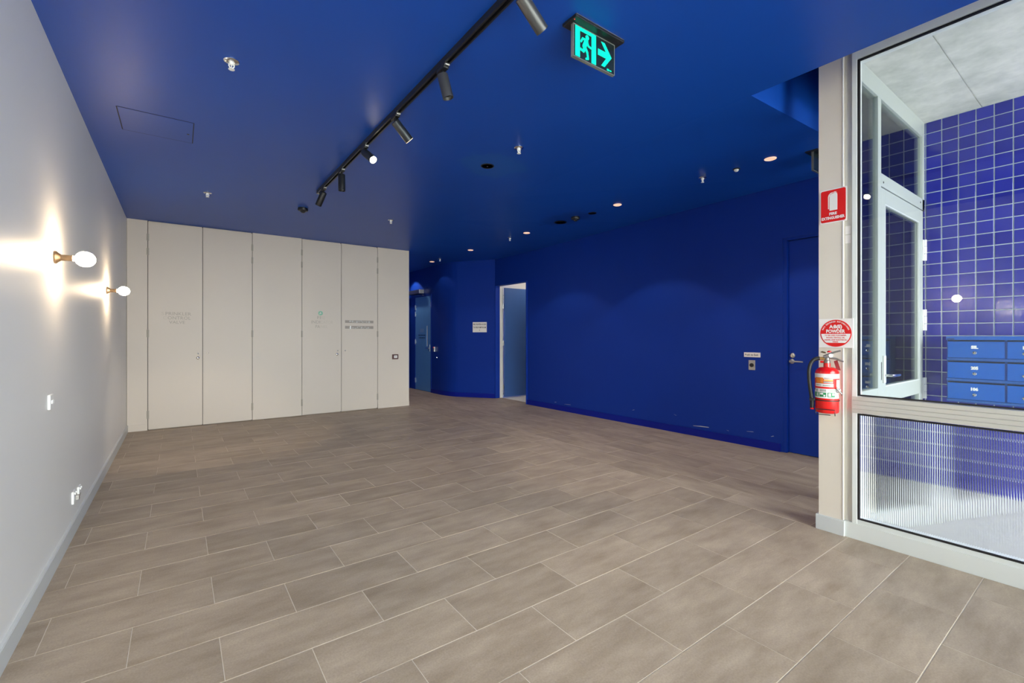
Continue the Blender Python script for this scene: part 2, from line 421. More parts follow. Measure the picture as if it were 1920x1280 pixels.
# main field: rows along x
Y0 = 2.604
for k in range(-12, 18):
    y0, y1 = Y0+k*P, Y0+(k+1)*P
    y1 = min(y1, YF+0.02)
    if y1-y0 < 0.02: continue
    off = 0.1405 if k % 2 == 0 else -0.1625
    xs = [XL] + [x for x in (off+Lt*i for i in range(-4, 9)) if XL+0.012 < x < XJ-0.012] + [XJ]
    for a, b2 in zip(xs, xs[1:]): (near_tiles if y1 > 0.42 - 0.3*(b2 < 2) else rest).append((a, b2, y0, y1, 'x'))
# turned field by the blue wall: rows along y
k = 0
while XJ + k*P < 5.42:
    x0, x1 = XJ+k*P, min(XJ+(k+1)*P, 5.42)
    off = 1.915 if k % 2 == 0 else 1.610
    lo_y = YE+0.03
    ys = [lo_y] + [y for y in (off+Lt*i for i in range(-2, 18)) if lo_y+0.02 < y < 10.6] + [10.6]
    for a, b2 in zip(ys, ys[1:]): (near_tiles if b2 < 8.3 else rest).append((x0, x1, a, b2, 'y'))
    k += 1
near_tiles.sort(key=lambda t: math.hypot((t[0]+t[1])/2, (t[2]+t[3])/2))
rest += near_tiles[298:]; near_tiles = near_tiles[:298]
for (a, b2, y0, y1, d) in near_tiles:
    key = (round(b2-a, 4), round(y1-y0, 4), d)
    if key not in CACHE: CACHE[key] = tile_mesh(a, b2, y0, y1, M_tile_x if d == 'x' else M_tile_y)[0]
    o = link('tile', CACHE[key], floor, ((a+b2)/2, (y0+y1)/2, random.uniform(-0.0004, 0.0004)))
rb = MB()
for (a, b2, y0, y1, d) in rest:
    rb.box(a+J, b2-J, y0+J, y1-J, -0.006, 0.0)
ro = rb.build('far_tiles', M_tile_y, floor); ro['kind'] = 'stuff'

# ------------------------------------------------------------------ ceiling
cb = MB()
def ceil_quad(b, pts):
    b.prism(pts, [ceil_z(*p) for p in pts], [3.12]*len(pts))
ceil_pts = lambda ya, yb: [(XR, ya), (wall_x(min(ya, 7.8))+0.02, ya), (wall_x(min(yb, 7.8))+0.02, yb), (XR, yb)]
cb.box(-0.75, XR, -1.29, 10.9, ZC, 3.12)
ys = [YR, 1.9, 4.2, 5.5, 7.0, 8.0, 10.9]
for a, b2 in zip(ys, ys[1:]): ceil_quad(cb, ceil_pts(a, b2))
# lining of the raised recess above the entrance
cb.box(XR-0.06, XR, -1.29, YR, 3.12, 3.75); cb.box(XR, 5.6, YR, YR+0.06, 3.12, 3.75)
cb.box(XR-0.06, 5.6, -1.29, YR+0.06, 3.75, 3.85)
ceiling = tag(cb.build('ceiling', M_blue_ceil), 'satin blue painted ceiling with a raised recess by the entrance', 'ceiling', kind='structure')

# ------------------------------------------------------------------ left wall
wb = MB(); wb.box(-0.75, XL, -1.29, YF+0.1, 0, ZC)
wall_left = tag(wb.build('wall_left', M_white_wall), 'plain white side wall with two bare bulb lamps', 'wall', kind='structure')
bb = MB()
bb.prism([(XL, -1.2), (XL+0.016, -1.2), (XL+0.016, YF), (XL, YF)], 0, 0.088)
bb.prism([(XL, -1.2), (XL+0.013, -1.2), (XL+0.013, YF), (XL, YF)], 0.088, 0.091)
tag(bb.build('baseboard_left', M_skirt), 'pale grey skirting board along the white side wall', 'baseboard', kind='structure')

# ------------------------------------------------------------------ far cupboard wall
fb = MB(); fb.box(XL-0.19, XJ-0.012, YF+0.035, 10.9, 0, ZC)
wall_far = tag(fb.build('wall_far', M_cream), 'warm white wall of full height cupboard doors', 'wall', kind='structure')
EDGES = [XL, -0.334, 0.283, 0.906, 1.603, 2.219, 2.842, XJ-0.012]
G = 0.0035
def panel(x0, x1, name='panel'):
    b = MB(); b.box(x0+G, x1-G, YF, YF+0.04, 0.004, ZC-0.002)
    return b.build(name, M_cream, wall_far)
panel(XL, -0.334); panel(0.906, 1.603); panel(2.842, XJ-0.012+G)
gb = MB()
for x in EDGES[1:-1]: gb.box(x-0.006, x+0.006, YF+0.028, YF+0.037, 0.0, ZC)
gb.build('shadow_gap', M_dark_gap, wall_far)
tb = MB()
for a, b2 in ((XL+0.016, -0.334-G), (2.842+G, XJ-0.012)):
    tb.box(a, b2, YF-0.008, YF, 0, 0.086); 
tag(tb.build('baseboard_far', M_cream), 'low warm white skirting at both ends of the cupboard wall', 'baseboard', kind='structure')
def cupboard_door(name, x0, x1, hinge_x, hinges, label):
    root = thing(name, label, 'door', ((x0+x1)/2, YF, 0), 0, 'full height cupboard doors', kind='structure')
    h = (x1-x0)/2
    MB().box(-h+G, h-G, 0, 0.03, 0.012, ZC-0.018).build('leaf', M_cream, root)
    hx = hinge_x-(x0+x1)/2
    for z0, z1 in hinges:
        b = MB(); b.tube([(hx, -0.006, z0), (hx, -0.006, z1)], 0.0075, 10); b.box(hx-0.014, hx+0.014, -0.0025, 0.0, z0, z1)
        b.build('hinge', M_hinge, root)
    return root
HZ = [(2.571, 2.665), (2.376, 2.47), (1.262, 1.363), (0.155, 0.263)]
d1 = cupboard_door('door_1', -0.334, 0.283, -0.334, HZ, 'cupboard door lettered SPRINKLER CONTROL VALVE')
d2 = cupboard_door('door_2', 0.283, 0.906, 0.906, HZ, 'blank cupboard door right of the SPRINKLER CONTROL VALVE door')
d3 = cupboard_door('door_3', 1.603, 2.219, 1.603, HZ, 'cupboard door with FIRE INDICATOR PANEL lettering and a green sticker')
d4 = cupboard_door('door_4', 2.219, 2.842, 2.842, HZ, 'cupboard door with two worn grey label strips')
def knob(root, wx, z, r, name):
    x = wx-root.location.x
    mt = Matrix.Translation((x, 0, z)) @ Matrix.Rotation(PI/2, 4, 'X')
    MB().lathe([(r, 0), (r, 0.006), (r*0.8, 0.012), (r*0.45, 0.016), (0, 0.017)], mt, 20).build(name, M_chrome, root, smooth=50)
knob(d1, 0.226, 1.026, 0.012, 'latch_button'); knob(d1, 0.226, 0.965, 0.021, 'lock')
knob(d2, 0.346, 1.033, 0.012, 'latch_button')
knob(d3, 2.158, 1.034, 0.012, 'latch_button'); knob(d3, 2.149, 0.971, 0.021, 'lock')
knob(d4, 2.281, 1.031, 0.012, 'latch_button')
cx = d1.location.x
lettering([('S', -0.172-cx, 1.588, 0.045, 0, 0.034), ('C', -0.150-cx, 1.530, 0.045, 0, 0.04)], M_letter_faded, d1, -0.002, 'worn_lettering')
lettering([('PRINKLER', 0.0-cx+0.003, 1.588, 0.045, 0, 0.29), ('ONTROL', 0.012-cx, 1.530, 0.045, 0, 0.262), ('VALVE', -0.014-cx, 1.470, 0.042, 0, 0.18)], M_letter_taupe, d1, -0.002)
cx = d3.location.x
lettering([('FI', 1.862-cx, 1.580, 0.048, 0, 0.05), ('INDI', 1.812-cx, 1.507, 0.05, 0, 0.135), ('PA', 1.843-cx, 1.432, 0.048, 0, 0.07)], M_letter_taupe, d3, -0.002)
lettering([('RE', 1.926-cx, 1.578, 0.046, 0, 0.06), ('CATOR', 1.985-cx, 1.505, 0.048, 0, 0.20), ('NEL', 1.945-cx, 1.430, 0.046, 0, 0.11)], M_letter_faded, d3, -0.002, 'worn_lettering')
MB().disc((1.887-cx, 1.652), 0.036, -0.0025, 0.0005).build('sticker', M_mint, d3)
MB().stroke((1.876-cx, 1.640), (1.884-cx, 1.666), 0.009, -0.0035, -0.0024).stroke((1.884-cx, 1.666), (1.894-cx, 1.646), 0.009, -0.0035, -0.0024).build('sticker_mark', M_sign_white, d3)
cx = d4.location.x
for z0, z1 in ((1.500, 1.545), (1.402, 1.450)):
    st = MB().box(2.281-cx, 2.766-cx, -0.0025, 0.0005, z0, z1).build('label_strip', M_strip, d4)
    rr = MB(); x = 2.346
    while x < 2.70:
        wd = random.uniform(0.012, 0.04); hh = random.uniform(0.010, 0.034)
        zz = random.uniform(z0+0.002, z1-hh-0.002)
        rr.plate([(x-cx, zz), (x+wd-cx, zz+random.uniform(0, 0.005)), (x+wd-cx-0.003, zz+hh), (x-cx+0.003, zz+hh-0.002)], -0.0032, -0.0024)
        x += wd+random.uniform(0.004, 0.016)
    rr.build('peeled_residue', M_residue, st)
MB().box(2.361-cx, 2.379-cx, -0.0036, -0.0024, 1.398, 1.450).build('white_peel', M_letter_white, d4)

# fire call frame on the end panel
fc = thing('call_point', 'small maroon framed box with a white label on the cupboard end panel', 'call point', (3.161, YF, 0.904), 0)
b = MB(); b.box(-0.053, 0.053, -0.030, 0, 0.026, 0.044, 0.003); b.box(-0.053, 0.053, -0.030, 0, -0.044, -0.026, 0.003); b.box(-0.053, -0.028, -0.030, 0, -0.026, 0.026); b.box(0.036, 0.053, -0.030, 0, -0.026, 0.026); b.box(-0.05, 0.05, -0.018, 0, -0.04, 0.04)
b.build('frame', M_maroon, fc)
MB().box(-0.027, 0.035, -0.024, -0.018, -0.022, 0.023).build('label_plate', M_sign_white, fc)
MB().box(-0.016, 0.024, -0.0255, -0.024, -0.006, 0.006).build('print', M_grey_print, fc)

# ------------------------------------------------------------------ blue wall
DOORWAY = (6.75, 7.80, 2.305)
RDOOR = (1.36, 2.311, 2.352)
FDOOR = (9.405, 10.299, 2.225)
T = 0.13
bw = MB()
def seg(p, q, z0, z1p, z1q, tp=None, tq=None):
    tp = tp or (T, 0); tq = tq or (T, 0)
    bw.prism([p, q, (q[0]+tq[0], q[1]+tq[1]), (p[0]+tp[0], p[1]+tp[1])], z0, [z1p, z1q, z1q, z1p])
W = lambda y: (wall_x(y), y)
def wseg(a, b2, z0=0.0):
    cuts = [a]+[c for c in (1.9, 4.2, 5.5, 7.0) if a < c < b2]+[b2]
    for c, d in zip(cuts, cuts[1:]): seg(W(c), W(d), z0, wall_top(c)+0.03, wall_top(d)+0.03)
wseg(1.13, RDOOR[0]); wseg(RDOOR[0], RDOOR[1], RDOOR[2]); wseg(RDOOR[1], DOORWAY[0]); wseg(DOORWAY[0], DOORWAY[1], DOORWAY[2])
bw.box(5.2, 5.6, 1.13, YR+0.02, 2.9, 3.75)       # wall carried up into the recess
# curved return into the corridor (cubic through the traced floor line)
def curve_pts():
    A, B, C, D = Vector((wall_x(7.80), 7.80)), Vector((4.76, 8.475)), Vector((4.63, 8.66)), Vector((4.618, 9.05))
    return [A] + [(1-t)**2*B + 2*(1-t)*t*C + t*t*D for t in [k/10 for k in range(11)]]
cpts = curve_pts()
cpts += [Vector((4.616, FDOOR[0]))]
nrm = []
for i in range(len(cpts)):
    d = (cpts[min(i+1, len(cpts)-1)]-cpts[max(i-1, 0)]).normalized(); nrm.append((d.y*T, -d.x*T))
for i in range(len(cpts)-1):
    seg(tuple(cpts[i]), tuple(cpts[i+1]), 0, 2.88, 2.88, nrm[i], nrm[i+1])
seg((4.616, FDOOR[0]), (4.61, FDOOR[1]), FDOOR[2], 2.88, 2.88); seg((4.61, FDOOR[1]), (4.608, 10.75), 0, 2.88, 2.88)
wall_right = tag(bw.build('wall_right', M_blue_wall), 'long deep blue painted wall that curves into the corridor', 'wall', kind='structure')
sk = MB()
def skirt(p, q, n): sk.prism([p, q, (q[0]-n[0]*0.014/T, q[1]-n[1]*0.014/T), (p[0]-n[0]*0.014/T, p[1]-n[1]*0.014/T)], 0, 0.09)
skirt(W(RDOOR[1]+0.02), W(DOORWAY[0]), (T, 0))
for i in range(len(cpts)-1): skirt(tuple(cpts[i]), tuple(cpts[i+1]), nrm[i])
tag(sk.build('baseboard_right', M_blue_skirt), 'dark blue skirting along the long blue wall', 'baseboard', kind='structure')
sc = MB()
for y0, y1, z0, z1, h in ((3.164, 3.376, 0.134, 0.124, 0.009), (2.62, 2.70, 0.17, 0.165, 0.004), (2.40, 2.43, 0.16, 0.15, 0.006), (3.62, 3.66, 0.22, 0.235, 0.003), (4.3, 4.34, 0.21, 0.2, 0.003), (5.6, 5.75, 0.125, 0.12, 0.004), (5.95, 6.0, 0.13, 0.125, 0.005), (2.9, 2.94, 0.13, 0.14, 0.003)):
    xa, xb = wall_x(y0)-0.0015, wall_x(y1)-0.0015
    vs = [sc.bm.verts.new(p) for p in ((xa, y0, z0), (xb, y1, z1), (xb, y1+0.004, z1+h*0.4), ((xa+xb)/2, (y0+y1)/2, (z0+z1)/2+h), (xa, y0+0.01, z0+h*0.8))]
    sc.bm.faces.new(vs)
so = sc.build('scuff_marks', M_scuff, wall_right); so['kind'] = 'stuff'
# corridor end wall with the edge of a blue door frame
ew = MB(); ew.box(XJ-0.02, 5.0, 10.6, 10.72, 0, ZC)
tag(ew.build('wall_corridor_end', M_blue_wall), 'narrow dark blue end of the corridor behind the cupboards', 'wall', kind='structure')
tb = MB(); tb.box(4.30, 4.585, 10.55, 10.6, 0, 2.62)
tag(tb.build('trim_1', M_blue_door), 'slim lighter blue door trim at the corridor end', 'trim', kind='structure')

# right hand blue door (partly behind the pillar)
dr = thing('door_5', 'blue flush door with a steel lever beside the pillar', 'door', (wall_x(1.84), 1.84, 0), RIGHT, kind='structure')
yc = 1.84
fl = MB(); L0, L1 = -(RDOOR[1]-yc), -(RDOOR[0]-yc)
fl.box(L0, L0+0.04, -0.0035, T, 0, RDOOR[2]); fl.box(L1-0.04, L1, -0.002, T, 0, RDOOR[2]); fl.box(L0+0.04, L1-0.04, 0.002, T, RDOOR[2]-0.03, RDOOR[2])
fl.build('door_frame', M_blue_wall, dr)
MB().box(L0+0.005, L1-0.005, T-0.03, T, 0, RDOOR[2]-0.002).build('leak_block', M_blue_wall, dr)  # added slab behind the leaf, stops sky leaking through the door gaps
MB().box(L0+0.045, L1-0.045, 0.035, 0.075, 0.006, RDOOR[2]-0.034).build('leaf', M_blue_door, dr)
hx = -(2.235-yc)
b = MB(); mt = Matrix.Translation((hx, 0.035, 1.002)) @ Matrix.Rotation(PI/2, 4, 'X')
b.lathe([(0.027, 0), (0.027, 0.006), (0.024, 0.009), (0.011, 0.010), (0.011, 0.05), (0, 0.05)], mt, 24)
b.tube([(hx, -0.008, 1.002), (hx+0.02, -0.012, 1.002), (hx+0.07, -0.012, 1.003), (hx+0.125, -0.010, 1.001)], [0.0105, 0.0105, 0.009, 0.008], 12)
b.build('lever_handle', M_steel, dr, smooth=50)
mt = Matrix.Translation((hx+0.006, 0.035, 1.066)) @ Matrix.Rotation(PI/2, 4, 'X')
MB().lathe([(0.027, 0), (0.027, 0.008), (0.022, 0.012), (0.012, 0.012), (0.011, 0.018), (0, 0.018)], mt, 24).build('deadlock', M_steel, dr, smooth=40)

# push to exit sign and switch
def wallitem(y, z): return (wall_x(y), y, z)
ang_r = RIGHT + math.atan(0.0212)
pt = thing('exit_button_sign', 'small white Push to Exit sign above the exit button', 'sign', wallitem(2.639, 1.061), ang_r)
MB().box(-0.092, 0.092, -0.004, 0, -0.027, 0.027).build('plate', M_sign_white, pt)
lettering([('Push to Exit', -0.005, 0.0, 0.022, 0.0006, 0.148)], M_letter_dark, pt, -0.005)
ps = thing('exit_button', 'steel plate with a black exit push button on the blue wall', 'switch', wallitem(2.641, 0.942), ang_r)
MB().box(-0.037, 0.037, -0.006, 0, -0.057, 0.057, 0.002).build('plate', M_steel, ps)
mt = Matrix.Translation((0, -0.006, 0.0)) @ Matrix.Rotation(PI/2, 4, 'X')
MB().lathe([(0.023, 0), (0.023, 0.008), (0.019, 0.012), (0.012, 0.014), (0, 0.0145)], mt, 24).build('push_button', M_black, ps, smooth=40)
for z in (0.045, -0.045): MB().disc((0, z), 0.004, -0.0075, -0.006, 10).build('screw', M_chrome, ps)

# doorway with the open leaf and the lit room behind it
xw = wall_x(7.27)
d6 = thing('door_6', 'open blue door leaf swung into a white room off the blue wall', 'door', (wall_x(7.78), 7.78, 0), RIGHT, kind='structure')
MB().box(-0.021, 0.0, -0.004, T-0.025, 0, DOORWAY[2]).box(1.032-0.02, 1.032, 0.0, T, 0, DOORWAY[2]).build('door_frame', M_blue_door, d6)
MB().box(-0.021, 0.004, T-0.025, T+0.055, 0, DOORWAY[2]).build('frame_rebate', M_inner_white, d6)
MB().box(0.006, 0.044, T+0.075, T+0.99, 0.02, DOORWAY[2]-0.03).build('leaf', M_blue_door_pale, d6)
for z in (2.08, 1.90, 1.13, 0.22):
    MB().tube([(0.016, T+0.062, z-0.05), (0.016, T+0.062, z+0.05)], 0.010, 10).box(0.0, 0.016, T+0.05, T+0.075, z-0.05, z+0.05).build('hinge', M_chrome, d6)
ir = MB()
ir.box(5.42, 7.6, 8.15, 8.25, 0, 2.8); ir.box(7.5, 7.6, 5.9, 8.25, 0, 2.8); ir.box(5.42, 7.6, 5.9, 6.0, 0, 2.8); ir.box(5.40, 7.6, 5.9, 8.25, 2.7, 2.8)
ir.box(5.40, 7.6, 5.9, 8.25, -0.1, -0.0005)
tag(ir.build('wall_side_room', M_inner_white), 'plain white inside of the small room behind the open door', 'wall', kind='structure')
lt = thing('ceiling_batten', 'plain lit ceiling batten inside the small side room', 'light', (6.2, 7.25, 2.69))
MB().box(-0.12, 0.12, -0.5, 0.5, 0.0, 0.01).build('base', M_white_plastic, lt)
M_batten = mat('lit_batten', (0.9, 0.9, 0.88), 0.4, emit=(1, 0.9, 0.75), estr=16.0)
MB().box(-0.1, 0.1, -0.48, 0.48, -0.03, 0.0).build('diffuser', M_batten, lt)

# far corridor door
d7 = thing('door_7', 'tall pale blue door with a slim vision panel at the corridor end', 'door', (4.613, 9.85, 0), RIGHT, kind='structure')
a, b2 = -(FDOOR[1]-9.85), -(FDOOR[0]-9.85)
MB().box(a, a+0.03, -0.006, T, 0, FDOOR[2]).box(b2-0.03, b2, -0.006, T, 0, FDOOR[2]).box(a+0.03, b2-0.03, -0.006, T, FDOOR[2]-0.03, FDOOR[2]).build('door_frame', M_blue_door, d7)
b = MB(); b.box(a+0.034, 0.18, 0.0, 0.04, 0.006, FDOOR[2]-0.034); b.box(0.245, b2-0.034, 0.0, 0.04, 0.006, FDOOR[2]-0.034); b.box(0.18, 0.245, 0.0, 0.04, 0.006, 1.04); b.box(0.18, 0.245, 0.0, 0.04, 1.51, FDOOR[2]-0.034)
b.build('leaf', M_far_door, d7)
MB().box(a+0.005, b2-0.005, T-0.03, T, 0, FDOOR[2]-0.002).build('leak_block', M_blue_door, d7)  # unseen backing added to block sky light round the leaf
M_vision = mat('frosted_vision_panel', (0.88, 0.90, 0.88), 0.35)
MB().box(0.18, 0.245, 0.012, 0.028, 1.04, 1.51).build('vision_panel', M_vision, d7)
b = MB(); b.box(0.325, 0.36, -0.012, 0, 0.93, 1.09); b.tube([(0.342, -0.012, 1.0), (0.342, -0.05, 1.0), (0.24, -0.05, 1.0)], 0.010, 8)
b.build('lever_handle', M_chrome, d7)
for z in (1.96, 1.80, 1.14, 0.22): MB().box(a+0.022, a+0.05, -0.016, 0.0, z-0.055, z+0.055).build('hinge', M_chrome, d7)
MB().box(b2-0.048, b2-0.025, -0.012, 0.0, 1.93, 2.05).build('strike_plate', M_chrome, d7)
bm_ = MB()
for i, z in enumerate((1.435, 1.405, 1.375)): bm_.box(-0.15, 0.04, -0.0015, 0.0002, z-0.008, z+0.008)
bm_.build('small_print', M_letter_pale, d7)
lettering([('FIRE FIGHTER ACCESS', -0.06, 1.295, 0.028, 0.001, 0.36), ('TO FIRE PUMP ROOM', -0.06, 1.235, 0.028, 0.001, 0.34)], M_letter_blue, d7, -0.002)
op = thing('door_operator', 'grey door closer box mounted above the far corridor door', 'door closer', (4.613, 10.12, 2.31), RIGHT)
MB().box(-0.36, 0.30, -0.115, 0, -0.045, 0.045, 0.004).build('housing', M_charcoal, op)
MB().box(0.30, 0.325, -0.115, 0, -0.045, 0.045, 0.003).build('end_cap', M_steel, op)
MB().tube([(-0.05, -0.06, -0.045), (-0.05, -0.06, -0.07), (0.30, -0.03, -0.075), (0.34, 0.0, -0.09)], 0.010, 8).build('arm', M_chrome, op)
cr_ = thing('card_reader', 'slim pale card reader beside the far corridor door', 'card reader', (4.6165, 9.235, 0.985), RIGHT)
MB().box(-0.035, 0.035, -0.035, 0, -0.055, 0.055, 0.004).build('housing', M_steel, cr_)
MB().box(-0.02, 0.02, -0.0365, -0.035, 0.03, 0.045).build('indicator', M_led, cr_)
hk = thing('wall_stop', 'tiny chrome stud on the blue wall below the card reader', 'door stop', (4.6175, 9.10, 0.80), RIGHT)
MB().lathe([(0.012, 0), (0.012, 0.02), (0.008, 0.03), (0, 0.03)], Matrix.Rotation(PI/2, 4, 'X'), 12).build('stud', M_chrome, hk)

# fire pump sign on the curve
cd_ = (cpts[1]-cpts[0])
pA, pB = cpts[0]+cd_*0.585, cpts[0]+cd_*0.215
sd = (pB-pA).normalized(); ang = math.atan2(sd.y, sd.x)
mid = (pA+pB)/2
nn = Vector((sd.y, -sd.x))
sg = thing('pump_room_sign', 'pale sign reading FIRE FIGHTER ACCESS TO FIRE PUMP ROOM on the curved wall', 'sign', (mid.x+nn.x*0.004, mid.y+nn.y*0.004, 1.460), ang)
hw = (pB-pA).length/2
MB().box(-hw, hw, -0.004, 0.002, -0.105, 0.105).build('plate', M_sign_white, sg)
lettering([('FIRE FIGHTER ACCESS', 0, 0.06, 0.034, 0.001, 0.29), ('TO FIRE PUMP ROOM', 0, -0.005, 0.034, 0.001, 0.28), ('+', 0, -0.062, 0.03, 0.001, None)], M_letter_dark, sg, -0.006)

# ------------------------------------------------------------------ left wall fittings
def bulb_lamp(y, label):
    t = thing('wall_lamp', label, 'wall lamp', (XL, y, 1.716), LEFT, 'bare bulb wall lamps')
    R = Matrix.Rotation(PI/2, 4, 'X')        # local z -> -y (out of the wall)
    MB().lathe([(0.036, 0), (0.036, 0.008), (0.032, 0.012), (0.024, 0.020), (0.019, 0.027)], R, 28).build('wall_rose', M_bronze, t, smooth=40)
    MB().lathe([(0.017, 0.026), (0.017, 0.070), (0.0185, 0.072), (0.0185, 0.075)], R, 24).build('lamp_holder', M_bronze, t, smooth=40)
    prof = [(0.0135, 0.074), (0.0145, 0.084), (0.019, 0.091)]
    for k in range(1, 13):
        a = 0.35+(PI-0.35)*k/12
        prof.append((0.0435*math.sin(a), 0.127-0.0455*math.cos(a)))
    prof[-1] = (0, prof[-1][1])
    MB().lathe(prof, R, 28).build('bulb', M_bulb, t, smooth=80)
    return t
bulb_lamp(3.54, 'bare bulb wall lamp nearer the camera with the larger glowing bulb')
bulb_lamp(5.824, 'bare bulb wall lamp further along, close to the cupboard doors')
bulb_lamp(1.256, 'bare bulb wall lamp outside the frame seen only as a reflection')
sw = thing('light_switch', 'white two button wall switch on the white side wall', 'light switch', (XL, 3.415, 0.929), LEFT)
MB().box(-0.041, 0.041, -0.012, 0, -0.039, 0.039, 0.003).build('plate', M_white_plastic, sw)
for x in (-0.012, 0.012): MB().box(x-0.008, x+0.008, -0.017, -0.011, -0.010, 0.010, 0.002).build('rocker', M_white_plastic, sw)
def outlet(y, z, label, plug):
    t = thing('power_outlet', label, 'power outlet', (XL, y, z), LEFT, 'white outlets low on the side wall')
    MB().box(-0.042, 0.042, -0.012, 0, -0.040, 0.040, 0.003).build('plate', M_white_plastic, t)
    for x in (-0.018, 0.018): MB().box(x-0.007, x+0.007, -0.018, -0.011, 0.018, 0.032, 0.002).build('rocker', M_white_plastic, t)
    if plug:
        MB().box(0.0, 0.034, -0.03, -0.012, -0.026, 0.004, 0.004).build('socket_plug', M_steel, t)
    else:
        b = MB()
        for x, r in ((-0.008, 0.5), (0.008, -0.5), (0, 0)): b.box(x-0.0015, x+0.0015, -0.0128, -0.0118, -0.02 if r else -0.03, -0.008 if r else -0.02)
        b.build('socket_slots', M_dark_gap, t)
outlet(4.088, 0.233, 'white power outlet with a plug in it, lower of the pair', True)
outlet(4.285, 0.213, 'white power outlet without a plug, set behind the other', False)

# ------------------------------------------------------------------ ceiling fittings
def on_ceiling(x, y): return (x, y, ceil_z(x, y))
def sprinkler(x, y, label, first=[None]):
    loc = on_ceiling(x, y)
    if first[0]: return copy_tree(first[0], loc, None, label)
    t = thing('sprinkler', label, 'sprinkler', loc, 0, 'ceiling sprinklers'); first[0] = t
    F = Matrix.Rotation(PI, 4, 'X')
    MB().lathe([(0.040, 0), (0.040, 0.003), (0.036, 0.007), (0.022, 0.009), (0.020, 0.004)], F, 28).build('rosette', M_chrome, t, smooth=40)
    MB().lathe([(0.013, 0.004), (0.013, 0.018), (0.010, 0.022)], F, 16).build('nozzle', M_white_metal, t, smooth=40)
    for s in (-1, 1): MB().tube([(s*0.012, 0, -0.018), (s*0.013, 0, -0.030), (s*0.004, 0, -0.043)], 0.0035, 8).build('frame_arm', M_white_metal, t)
    MB().lathe([(0.005, 0.040), (0.016, 0.046), (0.016, 0.049), (0, 0.049)], F, 20).build('deflector', M_white_metal, t, smooth=40)
    MB().tube([(0, 0, -0.02), (0, 0, -0.042)], 0.003, 8).build('glass_vial', M_white_metal, t)
    return t
sprinkler(0.245, 3.047, 'largest chrome sprinkler, nearest the white side wall')
sprinkler(0.258, 6.004, 'chrome sprinkler in front of the SPRINKLER CONTROL VALVE door')
sprinkler(2.321, 5.958, 'chrome sprinkler in front of the label strip door')
sprinkler(2.29, 3.041, 'chrome sprinkler next to the round black vent mid ceiling')
sprinkler(4.197+0.12, 2.562+0.06, 'chrome sprinkler nearest the small white dome sensor')
sprinkler(4.234+0.08, 5.89+0.08, 'chrome sprinkler between the third and fourth downlights')
sprinkler(4.311, 8.4, 'chrome sprinkler furthest down the corridor')
def detector(x, y, label, r=0.055, cover=True):
    t = thing('smoke_detector', label, 'smoke detector', on_ceiling(x, y), 0, 'black smoke detectors')
    F = Matrix.Rotation(PI, 4, 'X')
    MB().lathe([(r*0.95, 0), (r*0.95, 0.010), (r*0.9, 0.012)], F, 28).build('base', M_black, t, smooth=40)
    MB().lathe([(r, 0.012), (r*1.02, 0.022), (r*0.9, 0.034), (r*0.55, 0.038), (r*0.5, 0.046), (r*0.3, 0.054), (0, 0.055)], F, 28).build('sensor_head', M_black, t, smooth=40)
    MB().lathe([(r*0.28, 0.054), (r*0.28, 0.058), (0, 0.059)], F, 16).build('indicator', M_charcoal, t)
    return t
detector(1.235, 6.044, 'black smoke detector beyond the end of the lighting track', 0.058)
detector(4.31, 4.46, 'black smoke detector between two round black vents', 0.058)
def vent(x, y, label, r):
    t = thing('ceiling_vent', label, 'vent', on_ceiling(x, y), 0, 'round black ceiling discs')
    F = Matrix.Rotation(PI, 4, 'X')
    MB().lathe([(r, 0), (r, 0.003), (r*0.9, 0.006), (r*0.82, 0.003)], F, 32).build('rim', M_black, t, smooth=40)
    MB().lathe([(r*0.82, 0.001), (r*0.8, 0.003), (0, 0.003)], F, 32).build('cover', M_slot, t)
    MB().lathe([(0.007, 0.003), (0.007, 0.007), (0, 0.008)], F, 12).build('screw', M_chrome, t)
vent(2.301, 3.538, 'round black ceiling disc beside the mid ceiling sprinkler', 0.062)
vent(4.33, 4.78, 'larger black ceiling disc beyond the second smoke detector', 0.088)
vent(4.36, 4.20, 'small black ceiling disc nearer than the second smoke detector', 0.055)
dm = thing('dome_sensor', 'tiny white dome sensor on the ceiling before the first downlight', 'sensor', on_ceiling(4.37, 2.30))
F = Matrix.Rotation(PI, 4, 'X')
MB().lathe([(0.034, 0), (0.034, 0.004), (0.030, 0.006)], F, 24).build('base', M_black, dm)
MB().lathe([(0.022, 0.005), (0.021, 0.014), (0.014, 0.024), (0, 0.028)], F, 20).build('dome', M_white_plastic, dm, smooth=60)
DL = [(4.37, 1.985, 'warm downlight nearest the pillar, largest of the row'), (4.34, 3.76, 'second warm downlight from the pillar'),
      (4.32, 5.54, 'third warm downlight from the pillar'), (4.315, 7.20, 'fourth warm downlight, near the open doorway'), (4.33, 8.803, 'fifth warm downlight, down in the corridor'), (4.30, 10.25, 'corridor end downlight hidden by the cupboard wall')]
first = None
